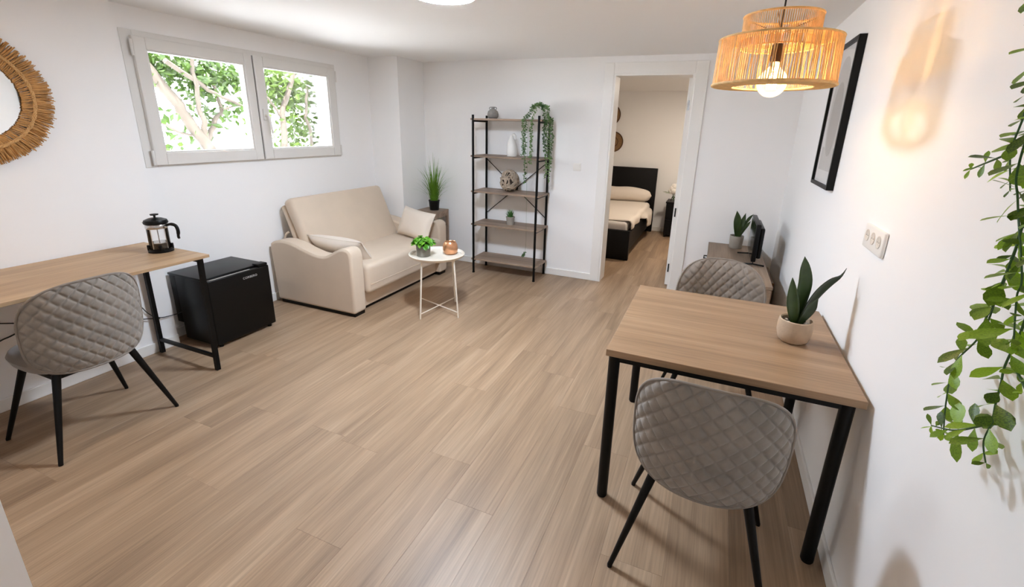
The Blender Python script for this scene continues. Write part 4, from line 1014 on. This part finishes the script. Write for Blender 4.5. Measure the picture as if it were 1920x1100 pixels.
# ------------------------------------------------------------------ pendant lamp
def pendant():
    cx, cy = 0.155, 2.150
    t = thing('pendant_lamp', 'two tier rattan pendant lamp hanging over the dining table', 'lamp', (cx, cy, CZ))
    zb, zm, zt = 1.786 - CZ, 1.948 - CZ, 2.028 - CZ
    rb, rm, r2 = 0.216, 0.211, 0.134
    rng = R(17); mb = MB()
    def ringpts(r, z, n=72): return [(r * math.cos(2 * PI * i / n), r * math.sin(2 * PI * i / n), z) for i in range(n + 1)]
    nstr = 176
    skip = [rng.uniform(0, 2 * PI) for _ in range(26)]
    for k in range(nstr):
        a = 2 * PI * k / nstr + rng.uniform(-.004, .004)
        b = a + rng.gauss(0, .012)
        for s in skip:
            d = (a - s + PI) % (2 * PI) - PI
            if abs(d) < .030: b += .018 * (1 if d > 0 else -1)
        am = a + (b - a) * .5
        if any(abs(((a - s + PI) % (2 * PI)) - PI) < .010 for s in skip): continue
        mb.tube([(rb * math.cos(a), rb * math.sin(a), zb), ((rb + rm) / 2 * math.cos(b), (rb + rm) / 2 * math.sin(b), (zb + zm) / 2), (rm * math.cos(a), rm * math.sin(a), zm)], 0.0019, 5)
    lower = mb.build('lower_strands', 'rattan', t, smooth=60, kind='stuff')
    mb = MB()
    for k in range(116):
        a = 2 * PI * k / 116; mb.tube([(r2 * math.cos(a), r2 * math.sin(a), zm - .030), (r2 * math.cos(a + .004), r2 * math.sin(a), zt)], 0.0019, 5)
    mb.build('upper_strands', 'rattan', t, smooth=60, kind='stuff')
    mb = MB()
    for k in range(170):
        a = 2 * PI * k / 170; mb.tube([(r2 * math.cos(a), r2 * math.sin(a), zm), (rm * math.cos(a), rm * math.sin(a), zm)], 0.0017, 5)
    mb.build('tier_strands', 'rattan', t, smooth=60, kind='stuff')
    mb = MB()
    for k in range(240):
        a = 2 * PI * k / 240; mb.tube([(0.145 * math.cos(a), 0.145 * math.sin(a), zb - .006), (rb * math.cos(a), rb * math.sin(a), zb - .004)], 0.0026, 5)
    mb.build('bottom_weave', 'rattan', t, smooth=60, kind='stuff')
    for nm, r, z, w_ in (('bottom_rim', rb + .001, zb - .002, .0055), ('inner_rim', 0.145, zb - .006, .004), ('shoulder_rim', rm, zm, .0042), ('upper_base_rim', r2, zm - .030, .003), ('top_rim', r2, zt, .0042)):
        MB().tube(ringpts(r, z), w_, 8, False).build(nm, 'rattan', t, smooth=60)
    for a in (0.3, 0.3 + 2 * PI / 3, 0.3 + 4 * PI / 3):
        MB().tube([(0.012 * math.cos(a), 0.012 * math.sin(a), zt - .055), (r2 * math.cos(a), r2 * math.sin(a), zt)], 0.0016, 6).build('spider_arm', 'socketbrown', t)
    MB().cyl((0, 0, -0.002), (0, 0, zt - .05), 0.0032, n=8).build('cord', 'cord', t, smooth=60)
    MB().lathe([(0.0, 0), (0.05, 0), (0.048, -0.020), (0.01, -0.028), (0, -0.028)], 28).build('canopy', 'socketbrown', t, smooth=40)
    zs_ = 1.868 - CZ
    MB().lathe([(0, zs_ + .075), (0.010, zs_ + .072), (0.020, zs_ + .060), (0.022, zs_ + .010), (0.020, zs_), (0, zs_)], 24).build('bulb_holder', 'socketbrown', t, smooth=40)
    zc = 1.794 - CZ
    prof = [(0.0, -0.054)] + [(0.054 * math.sin(a), -0.054 * math.cos(a)) for a in [PI * i / 16 for i in range(1, 14)]] + [(0.016, 0.060), (0.015, 0.072)]
    b = MB().lathe([(r, z + zc) for r, z in prof], 32).build('bulb', 'bulbglass', t, smooth=60)
    mb = MB()
    for k in range(6):
        a = 2 * PI * k / 6; c, s = math.cos(a), math.sin(a)
        mb.tube([(0.008 * c, 0.008 * s, zc + .035), (0.016 * c, 0.016 * s, zc - .02)], 0.0022, 5)
    mb.build('filament', 'filament', b)
    L = bpy.data.lights.new('bulb_light', 'POINT'); L.energy = BULB_WATT; L.color = (1.0, 0.78, 0.52); L.shadow_soft_size = 0.022
    lo = bpy.data.objects.new('bulb_light', L); COL.objects.link(lo); lo.parent = t; lo.location = (0, 0, zc)
pendant()

# ------------------------------------------------------------------ hanging vine at the right edge
def vine():
    t = thing('hanging_vine', 'long trailing green vine hanging down the right wall', 'hanging plant', (0.50, 1.06, 1.98))
    l = t.location
    MB().lathe([(0, 0), (0.055, 0), (0.07, 0.11), (0.066, 0.113), (0.062, 0.10), (0, 0.098)], 28).build('pot', 'whiteceramic', t, smooth=40)
    MB().box(-0.07, 0.099, -0.10, 0.10, -0.020, 0.0).build('wall_bracket', 'greywood', t, bevel=0.002)
    X = 0.53; rng = R(40)
    S = [([(X - .03, 1.06, 2.085), (X - .08, 1.10, 2.10), (X - .09, 1.17, 1.98), (X - .02, 1.22, 1.82), (X, 1.229, 1.674), (X, 1.223, 1.643), (X, 1.228, 1.603), (X, 1.227, 1.578), (X, 1.187, 1.510)], 4.2),
         ([(X, 1.228, 1.578), (X - .01, 1.256, 1.563), (X - .015, 1.325, 1.539)], 0),
         ([(X - .03, 1.06, 2.085), (X - .09, 1.08, 2.08), (X - .07, 1.10, 1.85), (X - .01, 1.10, 1.62), (X, 1.111, 1.481), (X, 1.112, 1.446), (X, 1.109, 1.412), (X, 1.114, 1.329), (X, 1.116, 1.300), (X, 1.125, 1.266), (X, 1.129, 1.219), (X, 1.178, 1.136), (X, 1.162, 1.055), (X, 1.132, 0.991)], 3.0),
         ([(X, 1.115, 1.47), (X + .005, 1.122, 1.434), (X + .01, 1.129, 1.402), (X + .01, 1.131, 1.337), (X + .01, 1.136, 1.300), (X + .01, 1.136, 1.257), (X + .01, 1.141, 1.215)], 0),
         ([(X - .03, 1.06, 2.085), (X - .08, 1.02, 2.09), (X - .07, 1.0, 1.9), (X - .01, 1.01, 1.55), (X, 1.017, 1.314), (X, 1.018, 1.268), (X, 1.024, 1.210), (X, 1.017, 1.178), (X, 1.012, 1.141), (X, 1.004, 1.105), (X, 1.006, 1.062), (X, 0.981, 1.034)], 3.2),
         ([(X, 1.004, 1.105), (X, 1.041, 1.071), (X - .005, 1.091, 1.028), (X - .01, 1.164, 0.990)], 0),
         ([(X, 1.013, 1.223), (X, 0.986, 1.216), (X, 0.950, 1.199)], 0),
         ([(X - .03, 1.06, 2.085), (X - .09, 1.06, 2.09), (X - .05, 1.08, 1.8), (X - .02, 1.143, 1.569), (X - .02, 1.107, 1.496), (X - .02, 1.025, 1.379), (X - .02, 1.019, 1.343), (X - .02, 0.988, 1.276)], 3.0)]
    for pts, skip in S:
        L = sum((Vector(pts[i + 1]) - Vector(pts[i])).length for i in range(len(pts) - 1))
        n = max(8, int(L / 0.008)); P = interp(pts, n)
        MB().tube([p - l for p in P], [0.0026 - 0.0012 * i / n for i in range(n)], 6).build('stem', 'vinestem', t, smooth=60)
        acc = 0; step = 0.0225; par = 0
        start = 0.30 if skip else 0.01
        run = 0.0
        for i in range(1, n):
            run += (P[i] - P[i - 1]).length; acc += (P[i] - P[i - 1]).length
            last = i == n - 1
            if run < start or (acc < step and not last): continue
            acc = 0; par += 1
            tg = (P[min(i + 1, n - 1)] - P[max(i - 2, 0)]).normalized()
            s = rng.uniform(0.042, 0.070) * (0.55 if i > n - 6 else 1.0)
            # opposite pairs, alternately across and out of the wall
            base = tg.orthogonal().normalized()
            ref = Vector((0, 1, 0)); ref = (ref - tg * ref.dot(tg)).normalized()
            ang = (0 if par % 2 == 0 else 0.9) + rng.uniform(-.45, .45)
            for sg in (1, -1):
                d = Matrix.Rotation(ang, 3, tg) @ (ref * sg)
                d = (d + tg * rng.uniform(-.05, .35) + Vector((0, 0, rng.uniform(-.25, .1)))).normalized()
                if d.x > 0: d.x *= .35; d.normalize()
                upv = Vector((-.5, 0, 1)) + Vector((rng.uniform(-.5, .5), rng.uniform(-.5, .5), 0)); z = (upv - d * upv.dot(d)).normalized(); y = z.cross(d)
                m = Matrix((d, y, z)).transposed()
                o = part(VINE, 'leaf', t, P[i] - l); k = s * rng.uniform(.75, 1.1)
                o.rotation_euler = m.to_euler(); o.scale = (k, k * rng.uniform(.75, 1.05), k)
vine()
